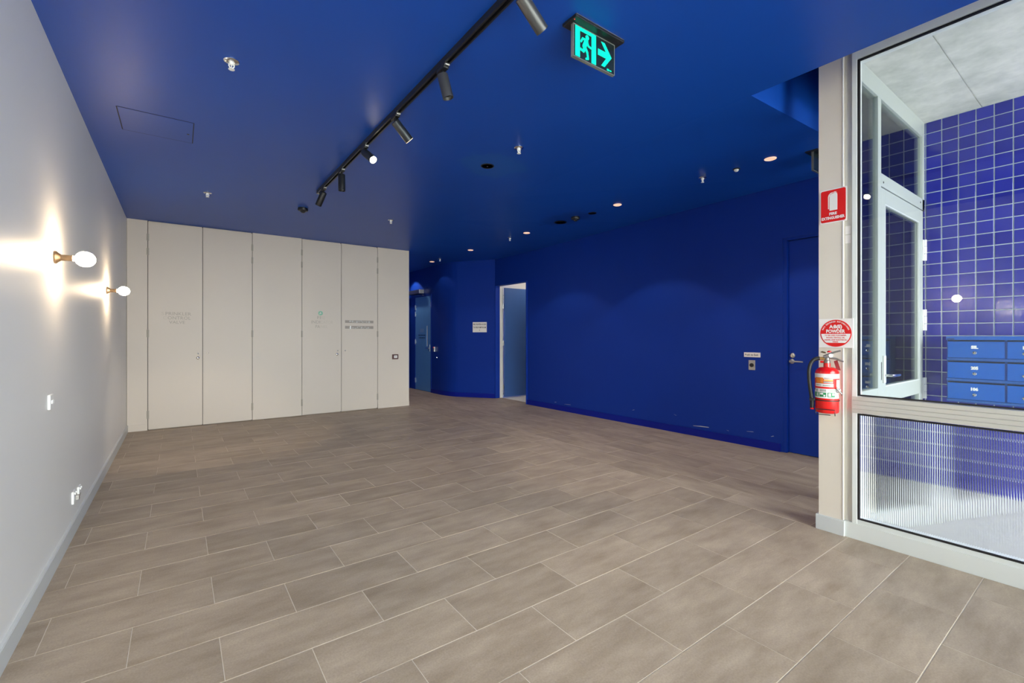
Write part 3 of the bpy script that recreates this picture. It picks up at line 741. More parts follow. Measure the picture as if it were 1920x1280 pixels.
for x, y, lab in DL:
    loc = on_ceiling(x, y)
    if first is None:
        first = thing('downlight', lab, 'downlight', loc, 0, 'row of recessed downlights')
        MB().lathe([(0.050, 0.0), (0.050, 0.004), (0.045, 0.006), (0.041, 0.002)], F, 28).build('trim_ring', M_warm_glow, first, smooth=40)
        MB().lathe([(0.041, 0.001), (0.041, 0.003), (0, 0.003)], F, 28).build('lens', M_warm_glow, first)
        cur = first
    else:
        cur = first.copy(); COL.objects.link(cur); cur.location = loc; cur['label'] = lab
        for ch in [q for q in first.children if q.type == 'MESH']:
            c_ = ch.copy(); COL.objects.link(c_); c_.parent = cur
    d = bpy.data.lights.new('downlight_beam', 'SPOT'); d.energy = (42, 42, 34, 14, 5, 42)[len([q for q in bpy.data.lights if q.name.startswith('downlight_beam')])-1]; d.color = (1.0, 0.80, 0.62); d.spot_size = math.radians(104); d.spot_blend = 0.2; d.shadow_soft_size = 0.03
    lo = bpy.data.objects.new('downlight_beam', d); COL.objects.link(lo); lo.parent = cur; lo.location = (0, 0, -0.02)
# access hatch flush in the ceiling
ah = thing('access_hatch', 'square flush blue access hatch in the ceiling above the side wall', 'hatch', (-0.124, 4.318, ZC))
b = MB(); h = 0.216
for x0, x1, y0, y1 in ((-h-.004, -h+.002, -h, h), (h-.002, h+.004, -h, h), (-h, h, -h-.004, -h+.002), (-h, h, h-.002, h+.004)): b.box(x0, x1, y0, y1, -0.0012, 0.0)
b.build('shadow_gap', M_slot, ah)
MB().box(-h+0.003, h-0.003, -h+0.003, h-0.003, -0.002, 0.0).build('panel', M_blue_ceil, ah)
MB().lathe([(0.009, 0.002), (0.009, 0.004), (0, 0.004)], Matrix.Translation((h-0.03, 0.03, 0)) @ F, 14).build('lock', M_black, ah)

# lighting track
XTk = 1.22
tk = thing('lighting_track', 'long black lighting track across the blue ceiling', 'lighting track', (XTk, 0, ZC))
b = MB(); y0, y1 = 0.55, 5.215
b.box(-0.018, 0.018, y0, y1, -0.006, 0.0); b.box(-0.018, -0.009, y0, y1, -0.034, -0.006); b.box(0.009, 0.018, y0, y1, -0.034, -0.006)
b.build('rail', M_black, tk)
MB().box(-0.009, 0.009, y0, y1, -0.016, -0.006).build('channel', M_slot, tk)
MB().box(-0.0185, 0.0185, y1, y1+0.012, -0.035, 0.0, 0.002).build('end_cap', M_steel, tk)
def track_head(y, d, label, lit, body=M_charcoal, ln=0.150, r=0.031, spot=None):
    t = thing('track_spotlight', label, 'spotlight', (XTk, y, ZC), 0, 'spotlights on the black track')
    MB().box(-0.017, 0.017, -0.045, 0.045, -0.055, -0.0345, 0.003).build('adapter', M_black, t)
    MB().box(-0.014, 0.014, -0.062, -0.046, -0.046, -0.0345, 0.002).build('clip', M_steel, t)
    d = Vector(d).normalized()
    pv = Vector((0, 0, -0.078))
    MB().tube([(0, 0, -0.052), (0, 0, -0.07), tuple(pv)], 0.008, 10).build('stem', M_black, t)
    ax = d; 
    q = Vector((0, 0, 1)).rotation_difference(ax).to_matrix().to_4x4()
    base = pv - ax*0.004
    mt = Matrix.Translation(base) @ q
    MB().lathe([(r*0.6, -0.004), (r*0.95, 0.0), (r, 0.004), (r, ln), (r*0.93, ln), (r*0.90, ln-0.012), (r*0.5, ln-0.030), (0, ln-0.030)], mt, 28).build('barrel', body, t, smooth=40)
    if lit == 'face':
        MB().lathe([(r*0.90, ln-0.010), (r*0.90, ln-0.004), (0, ln+0.002)], mt, 28).build('lens', M_spot_lit, t)
    elif lit == 'rim':
        MB().lathe([(r*0.90, ln-0.012), (r*0.90, ln-0.008), (0, ln-0.008)], mt, 28).build('lens', M_spot_lit, t)
        MB().lathe([(r*0.985, ln), (r*0.985, ln+0.002), (r*0.9, ln+0.002), (r*0.9, ln)], mt, 28).build('lit_rim', M_spot_rim, t)
    else:
        MB().lathe([(r*0.86, ln-0.020), (r*0.86, ln-0.017), (0, ln-0.016)], mt, 28).build('lens', M_slot, t)
    if spot:
        ld = bpy.data.lights.new('spot_beam', 'SPOT'); ld.energy = spot; ld.color = (1.0, 0.85, 0.66); ld.spot_size = math.radians(60); ld.spot_blend = 0.6; ld.shadow_soft_size = 0.02
        lo = bpy.data.objects.new('spot_beam', ld); COL.objects.link(lo); lo.parent = t
        lo.location = base + ax*(ln+0.012); lo.rotation_euler = Vector((0, 0, -1)).rotation_difference(ax).to_euler()
    return t
track_head(1.60, (0.8, 0.05, -0.6), 'grey track spotlight at the top edge, nearest the camera', 'face', M_track_head_grey, 0.16)
track_head(2.345, (0.25, -0.08, -1), 'second track spotlight, grey barrel hanging almost straight down', None, M_track_head_grey, 0.132)
track_head(3.05, (0.74, 0.06, -0.67), 'third track spotlight, tilted right with a glowing rim', 'rim', M_charcoal, spot=60)
track_head(3.70, (0.30, -1.0, -0.80), 'fourth track spotlight, facing the camera with a glaring lens', 'face', M_charcoal, spot=45)
track_head(4.345, (0.02, 0.02, -1), 'fifth track spotlight, black barrel hanging straight down', None, M_black, spot=25)  # lens stays dark; beam added to warm and brighten the room
track_head(4.99, (-0.30, 0.62, -1), 'sixth track spotlight at the track end, tilted left', None, M_black, spot=80)  # lens stays dark; beam added to brighten the left wall

# exit signs
def exit_sign(loc, label, first=[None]):
    if first[0]: return copy_tree(first[0], loc, None, label)
    t = thing('exit_sign', label, 'exit sign', loc, 0, 'running man exit signs'); first[0] = t
    MB().box(-0.176, 0.176, -0.050, 0.050, -0.016, 0, 0.003).build('ceiling_plate', M_black, t)
    MB().box(-0.172, 0.172, -0.0515, -0.050, -0.004, -0.001).build('plate_edge', M_steel, t)
    PX0, PX1, PZ0, PZ1 = -0.150, 0.144, -0.175, -0.016
    MB().box(PX0, PX1, -0.006, 0.006, PZ0, PZ1).build('panel', M_exit_black, t)
    e = 0.004
    MB().box(PX0-e, PX0, -0.007, 0.010, PZ0-e, PZ1).box(PX1, PX1+e, -0.007, 0.010, PZ0-e, PZ1).box(PX0, PX1, -0.007, 0.010, PZ0-e, PZ0).box(PX0, PX1, -0.0075, -0.006, PZ1-0.004, PZ1).build('panel_edge', M_exit_edge, t)
    Wd, Hh = PX1-PX0, PZ1-PZ0
    u = lambda a, v: (PX0+a*Wd, PZ0+v*Hh)
    ya, yb = -0.0078, -0.006
    def rect(bq, a0, a1, v0, v1): bq.plate([u(a0, v0), u(a1, v0), u(a1, v1), u(a0, v1)], ya, yb)
    fr = MB(); rect(fr, 0.03, 0.14, 0.02, 0.97); rect(fr, 0.42, 0.53, 0.02, 0.97); rect(fr, 0.14, 0.42, 0.86, 0.97)
    fr.build('door_pictogram', M_exit_green, t)
    mn = MB(); wd = 0.02
    mn.disc(u(0.315, 0.755), 0.0125, ya, yb, 18)
    def st(a, b2, wd): mn.stroke(u(*a), u(*b2), wd, ya, yb)
    st((0.295, 0.635), (0.245, 0.43), 0.026)
    st((0.285, 0.655), (0.205, 0.66), 0.012); st((0.205, 0.66), (0.17, 0.545), 0.011)
    st((0.305, 0.63), (0.345, 0.50), 0.012); st((0.345, 0.50), (0.405, 0.48), 0.011)
    st((0.255, 0.42), (0.225, 0.27), 0.016); st((0.225, 0.27), (0.125, 0.30), 0.013)
    st((0.26, 0.42), (0.315, 0.28), 0.016); st((0.315, 0.28), (0.335, 0.10), 0.013); st((0.335, 0.10), (0.29, 0.07), 0.011)
    mn.build('running_man', M_exit_green, t)
    ar = MB()
    ar.plate([u(*p) for p in ((0.58, 0.40), (0.75, 0.40), (0.75, 0.60), (0.58, 0.60))], ya, yb)
    ar.plate([u(*p) for p in ((0.66, 0.88), (0.75, 0.88), (0.93, 0.50), (0.83, 0.50))], ya, yb)
    ar.plate([u(*p) for p in ((0.83, 0.50), (0.93, 0.50), (0.75, 0.10), (0.66, 0.10))], ya, yb)
    ar.plate([u(*p) for p in ((0.745, 0.40), (0.79, 0.40), (0.835, 0.50), (0.79, 0.60), (0.745, 0.60))], ya, yb)
    ar.build('arrow', M_exit_green, t)
    MB().box(0.088, 0.104, ya, yb, -0.170, -0.160).box(0.108, 0.122, ya, yb, -0.168, -0.162).build('maker_mark', M_exit_green, t)
    MB().box(-0.168, -0.164, -0.030, -0.026, -0.0175, -0.0155).build('indicator', M_led, t)
    return t
exit_sign((1.732, 1.655, ZC), 'green running man exit sign with arrow beside the lighting track')
exit_sign((4.645, 1.69, ceil_z(4.645, 1.69)), 'exit sign seen from its dark back, almost hidden behind the pillar').rotation_euler = (0, 0, PI)

# ------------------------------------------------------------------ pillar
pb = MB(); pb.box(XJ, 3.66, 1.117, 1.256, 0, 3.75)
pillar = tag(pb.build('pillar', M_pillar), 'cream pillar carrying the fire extinguisher and its signs', 'pillar', kind='structure')
MB().box(XJ-0.003, XJ+0.004, 1.115, 1.120, 0.1, 3.7).build('corner_bead', M_white_plastic, pillar)
MB().box(XJ-0.014, 3.66, 1.108, 1.270, 0, 0.098, 0.002).build('base_board', M_skirt, pillar)

# ------------------------------------------------------------------ shopfront glazing beside the pillar (plane x = 3.46)
XG0, XG1 = 3.448, 3.535
gz = thing('window_1', 'aluminium framed screen with a clear pane above a fluted glass pane', 'window', (0, 0, 0), 0, kind='structure')
YA, YB = 1.045, -0.75                       # pane extent
b = MB(); b.box(XG0+0.018, XG1, 1.068, 1.117, 0, 3.75); b.build('mullion_post', M_alu_warm, gz)
b = MB(); b.box(XG0, XG1, YA, 1.072, 0.10, 3.10, 0.002); b.build('stile', M_screen, gz)
b = MB(); b.box(XG0, XG1, YB-0.05, YB, 0.10, 3.10, 0.002); b.build('stile', M_screen, gz)
MB().box(XG0, XG1, YB, YA, 3.02, 3.10).build('head', M_screen, gz)
b = MB()
for i in range(4):
    z0 = 0.795+i*0.0265; b.box(XG0-0.004, XG1, YB, 1.072, z0, z0+0.0252, 0.0008)
b.box(XG0+0.002, XG1-0.01, YB, YA, 0.795, 0.90); b.build('transom', M_alu_warm, gz)
MB().box(XG0-0.004, XG1, YB-0.05, 1.112, 0.0, 0.098).build('sill', M_alu, gz)
MB().box(XG0+0.002, XG1, YB, 1.072, 0.0985, 0.125).build('bottom_rail', M_alu, gz)
b = MB()
g0, g1 = XG0+0.004, XG0+0.022
for z0, z1 in ((0.126, 0.79), (0.903, 3.016)):
    b.box(g0, g1, YA-0.012, YA-0.0005, z0, z1); b.box(g0, g1, YB+0.0005, YB+0.012, z0, z1)
    b.box(g0, g1, YB+0.012, YA-0.012, z0, z0+0.008); b.box(g0, g1, YB+0.012, YA-0.012, z1-0.008, z1)
b.build('gasket', M_gasket, gz)
MB().box(XG0+0.012, XG0+0.020, YB+0.012, YA-0.012, 0.911, 3.008).build('pane', M_glass, gz)
# fluted pane: ribs on the room side
fp = MB(); pitch = 0.0098; n = int((YA-YB-0.026)/pitch); seg_n = 8; y = YA-0.013; ring = []
pts = []
for k in range(n*seg_n+1):
    ph = (k % seg_n)/seg_n; yy = y - k*pitch/seg_n
    pts.append((XG0+0.012 - 0.0030*abs(math.sin(PI*ph)), yy))
fa = [[fp.bm.verts.new((px, py, z)) for px, py in pts] for z in (0.134, 0.782)]
ba = [[fp.bm.verts.new((XG0+0.018, py, z)) for py in (pts[0][1], pts[-1][1])] for z in (0.134, 0.782)]
for i in range(len(pts)-1): fp.bm.faces.new((fa[0][i], fa[0][i+1], fa[1][i+1], fa[1][i]))
fp.bm.faces.new((ba[0][0], ba[1][0], ba[1][1], ba[0][1]))
fp.bm.faces.new((fa[0][0], fa[1][0], ba[1][0], ba[0][0])); fp.bm.faces.new((fa[0][-1], ba[0][1], ba[1][1], fa[1][-1]))
fp.bm.faces.new(fa[1]+[ba[1][1], ba[1][0]]); fp.bm.faces.new((fa[0]+[ba[0][1], ba[0][0]])[::-1])
fp.build('fluted_pane', M_flute, gz, smooth=60)
# bulkhead above the screen and an added, unseen fin wall that blocks sky light
b = MB(); b.box(XG0+0.02, XG1+0.1, -1.29, 1.117, 3.10, 3.75); b.box(XG1+0.1, 5.6, YE+0.02, YE+0.12, 3.14, 3.75)
tag(b.build('wall_bulkhead', M_blue_wall), 'blue bulkhead above the entrance glazing inside the recess', 'wall', kind='structure')
b = MB(); b.box(XG0, XG1, -2.2, YB-0.05, 0, 3.10)
tag(b.build('wall_sky_fin', M_white_wall), 'unseen white wall beside the screen, added to keep sky light out of the vestibule', 'wall', kind='structure')

# ------------------------------------------------------------------ entrance door and sidelight (plane y = 1.12)
en = thing('window_2', 'white framed sidelight and fanlight around the entrance door', 'window', (0, YE, 0), 0, kind='structure')
f0, f1 = -0.02, 0.022
MB().box(3.60, XT, f0, f1, 2.995, ZS, 0.002).build('head', M_white_frame, en)
MB().box(3.56, 3.60, f0, f1, 0, ZS, 0.002).build('jamb', M_white_frame, en)
MB().box(4.045, 4.113, f0, f1, 0.0, 2.995, 0.002).build('mullion', M_white_frame, en)
MB().box(5.185, XT-0.002, f0, f1, 2.365, 2.995, 0.002).build('jamb', M_white_frame, en)
MB().box(4.113, XT-0.002, f0, f1, 2.365, 2.46, 0.002).build('transom', M_white_frame, en)
MB().box(3.60, 4.045, f0, f1, 0.80, 0.905, 0.002).build('mid_rail', M_white_frame, en)
MB().box(3.60, 4.045, f0, f1, 0.0, 0.12, 0.002).build('bottom_rail', M_white_frame, en)
MB().box(3.60, 4.045, -0.004, 0.004, 0.905, 2.995).build('pane', M_glass, en)
MB().box(3.60, 4.045, -0.004, 0.004, 0.12, 0.80).build('pane', M_glass, en)
MB().box(4.113, 5.185, -0.004, 0.004, 2.46, 2.995).build('pane', M_glass, en)
b = MB()
for x, z in ((4.16, 2.40), (5.12, 2.42)): b.disc((x, z), 0.008, f0-0.002, f0+0.001, 12)
b.build('fixings', M_dark_gap, en)
ed = thing('door_8', 'white framed glass entrance door with a lever handle', 'door', (0, YE, 0), 0, kind='structure')
l0, l1 = -0.018, 0.022
MB().box(4.120, 4.212, l0, l1, 0.006, 2.358, 0.002).build('stile', M_white_frame, ed)
MB().box(5.095, 5.205, l0, l1, 0.006, 2.358, 0.002).build('stile', M_white_frame, ed)
MB().box(4.212, 5.095, l0, l1, 2.245, 2.358, 0.002).build('rail', M_white_frame, ed)
MB().box(4.212, 5.095, l0, l1, 0.79, 0.912, 0.002).build('rail', M_white_frame, ed)
MB().box(4.212, 5.095, l0, l1, 0.006, 0.12, 0.002).build('rail', M_white_frame, ed)
MB().box(4.212, 5.095, -0.004, 0.004, 0.912, 2.245).build('pane', M_glass, ed)
MB().box(4.212, 5.095, -0.004, 0.004, 0.12, 0.79).build('pane', M_glass, ed)
b = MB()
for z0, z1 in ((0.906, 2.25),): b.box(4.206, 4.216, l0-0.001, l0+0.01, z0, z1); b.box(5.091, 5.10, l0-0.001, l0+0.01, z0, z1); b.box(4.21, 5.095, l0-0.001, l0+0.01, z0, z0+0.008); b.box(4.21, 5.095, l0-0.001, l0+0.01, z1-0.008, z1)
b.build('glazing_bead', M_alu, ed)
for z in (2.02, 1.417, 0.83):
    MB().tube([(5.222, l0-0.012, z-0.09), (5.222, l0-0.012, z-0.034)], 0.011, 10).tube([(5.222, l0-0.012, z-0.03), (5.222, l0-0.012, z+0.03)], 0.012, 10).tube([(5.222, l0-0.012, z+0.034), (5.222, l0-0.012, z+0.09)], 0.011, 10).box(5.19, 5.224, l0-0.006, l0+0.001, z-0.09, z+0.09).build('hinge', M_white_plastic, ed)
MB().box(4.150, 4.205, l0-0.008, l0, 0.935, 1.135, 0.002).build('lock_plate', M_alu, ed)
MB().tube([(4.18, l0-0.008, 0.992), (4.18, l0-0.05, 0.992), (4.21, l0-0.058, 0.992), (4.33, l0-0.055, 0.990)], [0.010, 0.010, 0.011, 0.009], 12).build('lever_handle', M_chrome, ed, smooth=50)
MB().box(4.113, 4.121, f0-0.002, f0+0.03, 0.96, 1.09).build('keeper', M_black, ed)

# ------------------------------------------------------------------ vestibule: tiled wall, soffit, floor
tw = MB(); tw.box(XT+0.006, XT+0.12, -2.2, YE+0.02, 0, ZS)
wall_tiled = tag(tw.build('wall_tiled', M_grout_tile), 'indigo glazed square tile wall with pale grout by the entrance', 'wall', kind='structure')
PT = 0.103; GT = 0.0037
def wall_tile_mesh(wd, hh):
    b = MB(); hx, hz = wd/2, hh/2; c = 0.002; y0 = 0.007
    lo = [b.bm.verts.new(p) for p in ((y0, -hx, -hz), (y0, hx, -hz), (y0, hx, hz), (y0, -hx, hz))]
    mi = [b.bm.verts.new(p) for p in ((0.0018, -hx, -hz), (0.0018, hx, -hz), (0.0018, hx, hz), (0.0018, -hx, hz))]
    hi = [b.bm.verts.new(p) for p in ((0, -hx+c, -hz+c), (0, hx-c, -hz+c), (0, hx-c, hz-c), (0, -hx+c, hz-c))]
    for A, B in ((lo, mi), (mi, hi)):
        for i in range(4): b.bm.faces.new((A[i], A[(i+1) % 4], B[(i+1) % 4], B[i]))
    b.bm.faces.new(hi)
    return b.mesh('wall_tile', M_glazed)
ycuts = [YE]+[0.990+0.1035 - 0.1035*k for k in range(0, 32)]
z_lines = [0.0] + [2.929-0.103*28+0.103*i for i in range(1, 40) if 0.02 < 2.929-0.103*28+0.103*i < ZS-0.02] + [ZS]
CT = {}; rest_t = []; cnt = 0
for j in range(len(ycuts)-1):
    ya, yb = ycuts[j+1], ycuts[j]
    for i in range(len(z_lines)-1):
        z0, z1 = z_lines[i], z_lines[i+1]
        wd, hh = yb-ya-2*GT, z1-z0-2*GT
        if wd < 0.005 or hh < 0.005: continue
        if ya > 0.27 and cnt < 298:
            key = (round(wd, 4), round(hh, 4))
            if key not in CT: CT[key] = wall_tile_mesh(*key)
            link('tile', CT[key], wall_tiled, (XT, (ya+yb)/2, (z0+z1)/2)); cnt += 1
        else: rest_t.append((ya+GT, yb-GT, z0+GT, z1-GT))
rb = MB()
for ya, yb, z0, z1 in rest_t: rb.box(XT, XT+0.006, ya, yb, z0, z1)
ro = rb.build('other_tiles', M_glazed, wall_tiled); ro['kind'] = 'stuff'
sf = MB()
xj = 0.985
sf.box(XG1+0.0, 5.5, -2.2, 0.745, ZS, 3.7); sf.box(XG1, 5.5, 0.752, YE+0.1, ZS, 3.7); sf.box(XG1, 5.5, 0.745, 0.752, ZS+0.006, 3.7)
tag(sf.build('ceiling_vestibule', M_conc), 'raw concrete soffit over the entrance vestibule', 'ceiling', kind='structure')
vf = MB(); vf.box(XG1, 5.5, -2.2, YE-0.0, -0.1, 0.0)
tag(vf.build('floor_vestibule', M_vest_floor), 'pale concrete floor of the entrance vestibule behind glass', 'floor', kind='structure')

# mailboxes
mb = thing('mailbox_bank', 'bank of blue metal mailboxes hung on the tiled wall', 'mailboxes', (XT, 0.931, 0), RIGHT)
D = 0.150; CW = 0.334; NC = 4
MB().box(0.0, CW*NC, -D+0.012, 0, 0.745, 1.272).build('carcass', M_mail_dark, mb)
MB().box(-0.002, CW*NC+0.002, -D-0.012, 0, 1.247, 1.276, 0.003).build('top_cap', M_mail, mb)
RZ = [(1.105, 1.236), (0.939, 1.068), (0.772, 0.902)]
NAMES = [['SIL', '205', '106'], ['B', '', ''], ['', '', ''], ['', '', '']]
for r_, (z0, z1) in enumerate(RZ):
    MB().box(0.0, CW*NC, -D-0.004, -D+0.013, z0-0.022, z0-0.004, 0.002).build('rail', M_mail_dark, mb)
    for c in range(NC):
        x0, x1 = c*CW+0.006, (c+1)*CW-0.008
        MB().box(x0, x1, -D+0.006, -D+0.0125, z1, z1+0.009).build('mail_slot', M_slot, mb)
        dd = MB().box(x0, x1, -D, -D+0.013, z0, z1-0.001, 0.0015).build('door', M_mail, mb)
        xc = 0.163 + c*CW if c else 0.163
        if c == 1: xc = 0.429
        mt = Matrix.Translation((xc, -D, z0+0.040)) @ Matrix.Rotation(PI/2, 4, 'X')
        MB().lathe([(0.012, 0), (0.012, 0.004), (0.009, 0.006), (0, 0.0065)], mt, 18).build('lock', M_chrome, dd, smooth=40)
        tx = NAMES[c][r_]
        if tx: lettering([(tx, xc, z0+0.085, 0.022, 0.0022, 0.042 if len(tx) > 1 else None)], M_letter_white, dd, -D-0.001)
MB().box(0.004, 0.048, -D-0.013, -D-0.011, 1.252, 1.258).build('maker_plate', M_slot, mb)

# ------------------------------------------------------------------ signs and stickers on the pillar
def rrect(x0, x1, z0, z1, r, n=5):
    pts = []
    for cx_, cz_, a in ((x1-r, z0+r, -PI/2), (x1-r, z1-r, 0), (x0+r, z1-r, PI/2), (x0+r, z0+r, PI)):
        for k in range(n+1): t = a+PI/2*k/n; pts.append((cx_+r*math.cos(t), cz_+r*math.sin(t)))
    return pts
s1 = thing('extinguisher_sign', 'red FIRE EXTINGUISHER sign with white extinguisher symbol high on the pillar', 'sign', (XJ-0.001, 1.171, 2.126), RIGHT)
MB().plate(rrect(-0.075, 0.075, -0.110, 0.110, 0.004), -0.005, 0).build('board', M_sign_white, s1)
MB().plate(rrect(-0.0695, 0.0695, -0.1035, 0.1035, 0.010), -0.006, -0.0045).build('red_field', M_sign_red, s1)
b = MB(); b.plate([(-0.020, -0.030), (0.024, -0.030), (0.024, 0.070), (0.018, 0.078), (0.006, 0.081), (0.0, 0.081), (-0.016, 0.074), (-0.020, 0.066)], -0.007, -0.0058)
b.plate([(-0.028, -0.018), (-0.0235, -0.018), (-0.0235, 0.060), (-0.0285, 0.060)], -0.007, -0.0058)
b.plate([(-0.0285, 0.060), (-0.0235, 0.060), (-0.018, 0.075), (-0.006, 0.082), (-0.002, 0.088), (-0.016, 0.084), (-0.025, 0.074)], -0.007, -0.0058)
b.plate([(0.006, 0.080), (0.012, 0.080), (0.024, 0.074), (0.022, 0.079), (0.012, 0.084)], -0.007, -0.0058); b.plate([(-0.004, 0.085), (0.008, 0.084), (0.022, 0.086), (0.010, 0.090)], -0.007, -0.0058)
b.build('extinguisher_symbol', M_sign_white, s1)
lettering([('FIRE', 0.0, -0.051, 0.0165, 0.0011, 0.043), ('EXTINGUISHER', 0.0, -0.078, 0.0175, 0.0011, 0.130)], M_sign_white, s1, -0.0066)
s2 = thing('powder_sign', 'white sign with red A:B(E) POWDER circle just above the extinguisher', 'sign', (XJ-0.001, 1.157, 1.297), RIGHT)
MB().box(-0.096, 0.096, -0.005, 0, -0.094, 0.094, 0.001).build('board', M_sign_white, s2)
R0 = 0.0875
MB().disc((0, 0), R0, -0.006, -0.0045, 48).build('red_disc', M_sign_red, s2)
bpts = []
ri = 0.0815
a0 = math.asin(-0.004/ri); a1 = math.asin(-0.062/ri)
for k in range(9): t = a0+(a1-a0)*k/8; bpts.append((ri*math.cos(t), ri*math.sin(t)))
bpts = bpts + [(-x, z) for x, z in bpts[::-1]]
MB().plate(bpts[::-1], -0.007, -0.0058).build('text_band', M_sign_white, s2)
lettering([('A:B(E)', 0, 0.040, 0.021, 0.0013, 0.072), ('POWDER', 0, 0.013, 0.021, 0.0013, 0.106)], M_sign_white, s2, -0.0066)
arc = 'THIS COLOURED EXTINGUISHER'; LL = []
for i, ch in enumerate(arc):
    if ch == ' ': continue
    t = math.radians(162) - math.radians(144)*i/(len(arc)-1)
    LL.append((ch, 0.0755*math.cos(t), 0.0755*math.sin(t), 0.0082, 0.0003, None, t-PI/2))
lettering(LL, M_sign_white, s2, -0.0066, 'arched_lettering')
lettering([('TO BE USED FOR PAPER,', 0, -0.014, 0.0078, 0.0003, 0.122), ('WOOD, TEXTILE, OIL,', 0, -0.029, 0.0078, 0.0003, 0.106), ('LIQUID, AND ELECTRICAL', 0, -0.0435, 0.0078, 0.0003, 0.126), ('FIRES', 0, -0.056, 0.0078, 0.0003, 0.03)], M_sign_red, s2, -0.0078, 'small_lettering')
st1 = thing('service_sticker', 'blank white sticker beside the pillar, upper of two', 'sticker', (XG0+0.017, 1.098, 1.957), RIGHT, 'white stickers by the pillar')
MB().box(-0.015, 0.015, -0.0015, 0, -0.026, 0.026).build('paper', M_sign_white, st1)
copy_tree(st1, (XG0+0.017, 1.098, 1.899), None, 'blank white sticker beside the pillar, lower of two')

# ------------------------------------------------------------------ fire extinguisher
AX = 3.364
fe = thing('fire_extinguisher', 'red powder fire extinguisher hanging on the cream pillar', 'fire extinguisher', (AX, 1.180, 0.788), -1.232)
fe.scale = (0.88, 0.88, 1.0)
# local x = right as seen from the room, -y = towards the room
R = 0.0735
prof = [(0, 0.0), (0.060, 0.0), (0.0705, 0.004), (R, 0.012), (R, 0.255)]
for k in range(1, 9): a = PI/2*k/8; prof.append((0.022+(R-0.022)*math.cos(a), 0.255+0.038*math.sin(a)))
prof += [(0.022, 0.312), (0.019, 0.320), (0, 0.320)]
MB().lathe(prof, None, 40).build('cylinder', M_red, fe, smooth=50)
t = 0.0012
A_ = lambda d: math.radians(d)
MB().arcband(R, t, A_(-88), A_(88), 0.222, 0.252, 24).build('label_band', M_sign_white, fe)
MB().arcband(R, t*0.8, A_(-88), A_(60), 0.158, 0.222, 20).build('label_red', M_sign_red, fe)
MB().arcband(R+0.001, t, A_(-64), A_(-18), 0.192, 0.228, 8).build('label_flame', M_orange, fe)
b = MB(); b.arcband(R+0.001, t, A_(-16), A_(28), 0.207, 0.215, 8); b.build('label_yellow', M_yellow, fe)
b = MB(); b.arcband(R+0.001, t, A_(-16), A_(28), 0.194, 0.204, 8); b.build('label_class', M_grey_print, fe)
b = MB(); b.arcband(R+0.001, t, A_(-66), A_(30), 0.170, 0.190, 10); b.arcband(R+0.001, t, A_(-14), A_(28), 0.217, 0.2205, 8); b.arcband(R+0.001, t, A_(48), A_(80), 0.13, 0.215, 6); b.build('label_text_panel', M_sign_white, fe)
b = MB(); b.arcband(R+0.002, t, A_(-58), A_(-26), 0.177, 0.183, 6); b.arcband(R+0.002, t, A_(-20), A_(16), 0.174, 0.184, 6); b.arcband(R+0.002, t, A_(-13), A_(26), 0.2225, 0.228, 6); b.build('label_print', M_grey_print, fe)
MB().arcband(R, t*0.9, A_(-88), A_(70), 0.097, 0.158, 20).build('label_white', M_sign_white, fe)
b = MB(); b.arcband(R+0.001, t, A_(-70), A_(-42), 0.106, 0.134, 5); b.arcband(R+0.001, t, A_(-37), A_(-4), 0.106, 0.134, 5); b.arcband(R+0.001, t, A_(2), A_(38), 0.106, 0.134, 5); b.bm.free()
for a0_, a1_ in ((-70, -42), (-37, -4), (2, 38)): MB().arcband(R+0.001, t, A_(a0_), A_(a1_), 0.106, 0.134, 5).build('label_pictogram', M_green, fe)
b = MB(); b.arcband(R+0.002, t, A_(-53), A_(-47), 0.110, 0.130, 3); b.arcband(R+0.002, t, A_(-33), A_(-18), 0.120, 0.131, 3); b.arcband(R+0.002, t, A_(-16), A_(-8), 0.109, 0.119, 3); b.arcband(R+0.002, t, A_(6), A_(18), 0.110, 0.130, 3); b.arcband(R+0.002, t, A_(24), A_(34), 0.116, 0.130, 3); b.build('pictogram_marks', M_sign_white, fe)
for a0_, a1_ in ((-62, -46), (-34, -4), (14, 44)): MB().arcband(R+0.001, t, A_(a0_), A_(a1_), 0.139, 0.154, 4).build('label_grey', M_grey_print, fe)
MB().arcband(R+0.0005, 0.002, -PI, PI, 0.079, 0.085, 40).build('strap', M_black, fe)
# valve and handles
b = MB(); b.lathe([(0.020, 0.318), (0.020, 0.332), (0.016, 0.336), (0.016, 0.352), (0.010, 0.356), (0, 0.356)], None, 20); b.build('valve', M_dull_steel, fe, smooth=40)
b = MB(); b.tube([(-0.012, 0, 0.347), (-0.045, 0, 0.347)], 0.010, 12); b.build('hose_coupling', M_brass, fe)
b = MB(); b.tube([(-0.012, 0, 0.325), (-0.040, 0.004, 0.325)], 0.0075, 10); b.build('red_outlet', M_red, fe)
b = MB(); b.tube([(-0.018, -0.006, 0.352), (0.02, -0.006, 0.352), (0.055, -0.006, 0.346), (0.098, -0.006, 0.329)], [0.007, 0.007, 0.0065, 0.005], 10); b.build('carry_handle', M_dull_steel, fe, smooth=60)
b = MB(); b.tube([(-0.022, -0.006, 0.358), (0.01, -0.006, 0.373), (0.045, -0.006, 0.388), (0.080, -0.006, 0.398)], [0.008, 0.007, 0.006, 0.0045], 10); b.build('squeeze_lever', M_dull_steel, fe, smooth=60)
mt = Matrix.Translation((0.022, 0.004, 0.366)) @ Matrix.Rotation(PI/2, 4, 'X')
MB().lathe([(0.016, 0), (0.016, 0.012), (0.012, 0.016), (0, 0.016)], mt, 20).build('pressure_gauge', M_chrome, fe, smooth=40)
MB().lathe([(0.012, 0.0162), (0.012, 0.0172), (0, 0.0172)], mt, 20).build('gauge_face', M_sign_white, fe)
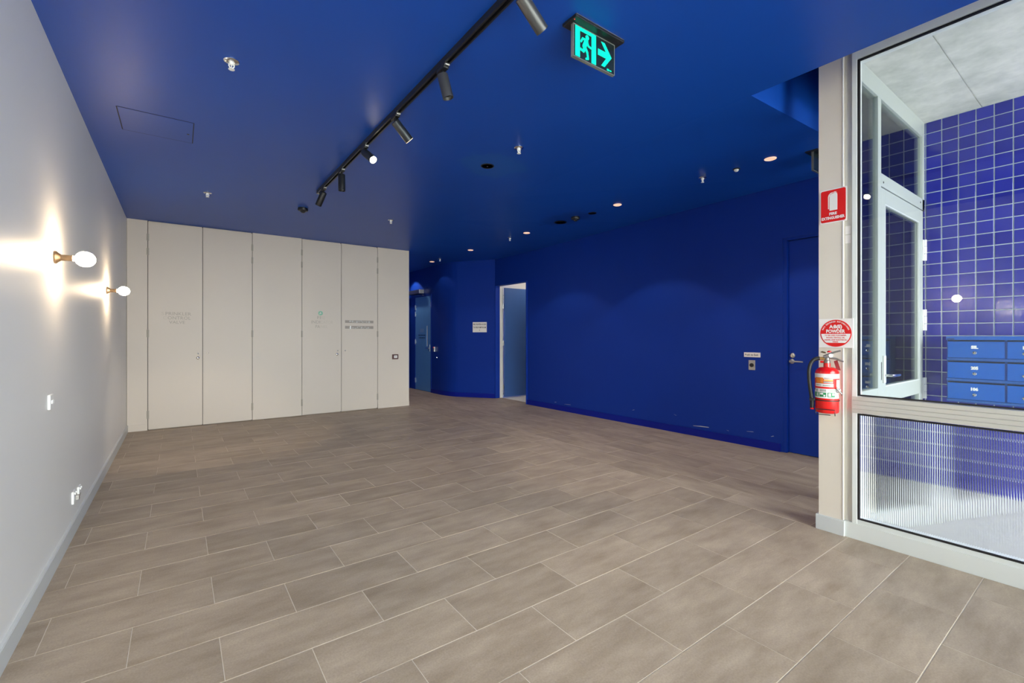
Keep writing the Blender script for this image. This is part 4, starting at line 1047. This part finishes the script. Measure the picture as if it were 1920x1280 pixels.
b = MB(); b.lathe([(0.015, 0.386), (0.014, 0.392), (0.008, 0.397), (0, 0.398)], Matrix.Translation((0.014, 0.01, 0)), 16); b.build('red_cap', M_red, fe)
MB().plate([(-0.042, 0.387), (-0.030, 0.394), (-0.010, 0.389), (-0.004, 0.380), (-0.022, 0.381)], -0.004, 0.002).build('seal_tag', M_bronze, fe)
M_tag = mat('dark_red_tag', (0.25, 0.01, 0.015), 0.5)
MB().plate([(0.040, 0.330), (0.062, 0.338), (0.082, 0.272), (0.056, 0.276)], 0.012, 0.015).build('service_tag', M_tag, fe)
# buckle on the right of the strap at label height
b = MB(); b.box(0.054, 0.080, -0.056, -0.040, 0.135, 0.160, 0.004); b.tube([(0.056, -0.062, 0.165), (0.085, -0.045, 0.130), (0.088, -0.04, 0.122)], 0.006, 8); b.build('band_clip', M_chrome, fe)
b = MB(); b.arcband(R+0.0006, 0.0015, A_(-120), A_(-70), 0.146, 0.157, 6); b.build('band_strap', M_black, fe)
hp = []
P0, P1, P2, P3 = Vector((-0.045, 0, 0.347)), Vector((-0.125, -0.01, 0.345)), Vector((-0.118, -0.02, 0.245)), Vector((-0.093, -0.02, 0.09))
for k in range(17):
    q_ = k/16; hp.append((1-q_)**3*P0+3*(1-q_)**2*q_*P1+3*(1-q_)*q_*q_*P2+q_**3*P3)
MB().tube([tuple(p) for p in hp], 0.0125, 14).build('hose', M_black_rubber, fe, smooth=60)
MB().lathe([(0.014, 0), (0.014, 0.058), (0.011, 0.060), (0.011, 0.066)], Matrix.Translation((-0.0905, -0.02, 0.028)), 16).build('nozzle', M_black, fe, smooth=40)
MB().lathe([(0.0125, 0), (0.0125, 0.010), (0, 0.010)], Matrix.Translation((-0.0905, -0.02, 0.018)), 16).build('nozzle_tip', M_red, fe)
MB().box(-0.108, -0.072, -0.035, 0.0, 0.074, 0.090, 0.003).build('hose_clip', M_black, fe)
b = MB()
b.tube([(-0.07, -0.02, 0.006), (-0.068, -0.074, 0.006), (-0.068, -0.080, 0.028), (0.045, -0.080, 0.028), (0.047, -0.080, -0.006), (0.047, -0.072, -0.008), (0.047, 0.02, -0.006)], 0.003, 8)
b.tube([(-0.068, -0.078, 0.010), (-0.066, -0.079, -0.004), (0.02, -0.078, -0.006)], 0.0025, 8)
b.tube([(0.047, 0.02, -0.006), (0.0635, 0.066, -0.004)], 0.003, 8)
b.build('wire_cradle', M_black, fe)
b = MB(); b.tube([(0, 0.055, 0.33), (0.02, 0.10, 0.33)], 0.006, 8); b.tube([(0, 0.0, 0.335), (0, 0.06, 0.33)], 0.005, 8); b.build('wall_hook', M_steel, fe)

# ------------------------------------------------------------------ street side behind the camera
w3 = thing('window_3', 'street window behind the camera', 'window', (0, -1.25, 0), 0, kind='structure')
b = MB(); b.box(XL, XG0, -0.04, 0.04, 0, 0.06); b.box(XL, XG0, -0.04, 0.04, 2.78, ZC); b.box(0.85, 0.91, -0.04, 0.04, 0.06, 2.78); b.box(2.15, 2.21, -0.04, 0.04, 0.06, 2.78)
b.build('frame', M_alu, w3)
for a_, c_ in ((XL, 0.85), (0.91, 2.15), (2.21, XG0)): MB().box(a_, c_, -0.005, 0.005, 0.06, 2.78).build('pane', M_glass, w3)
b = MB(); b.box(-12, 18, -20, -2.2, -0.2, -0.02); b.box(-12, XG0, -2.2, -1.3, -0.2, -0.02)
tag(b.build('ground', M_outer_conc), 'pale paving of the street outside', 'ground', kind='structure')
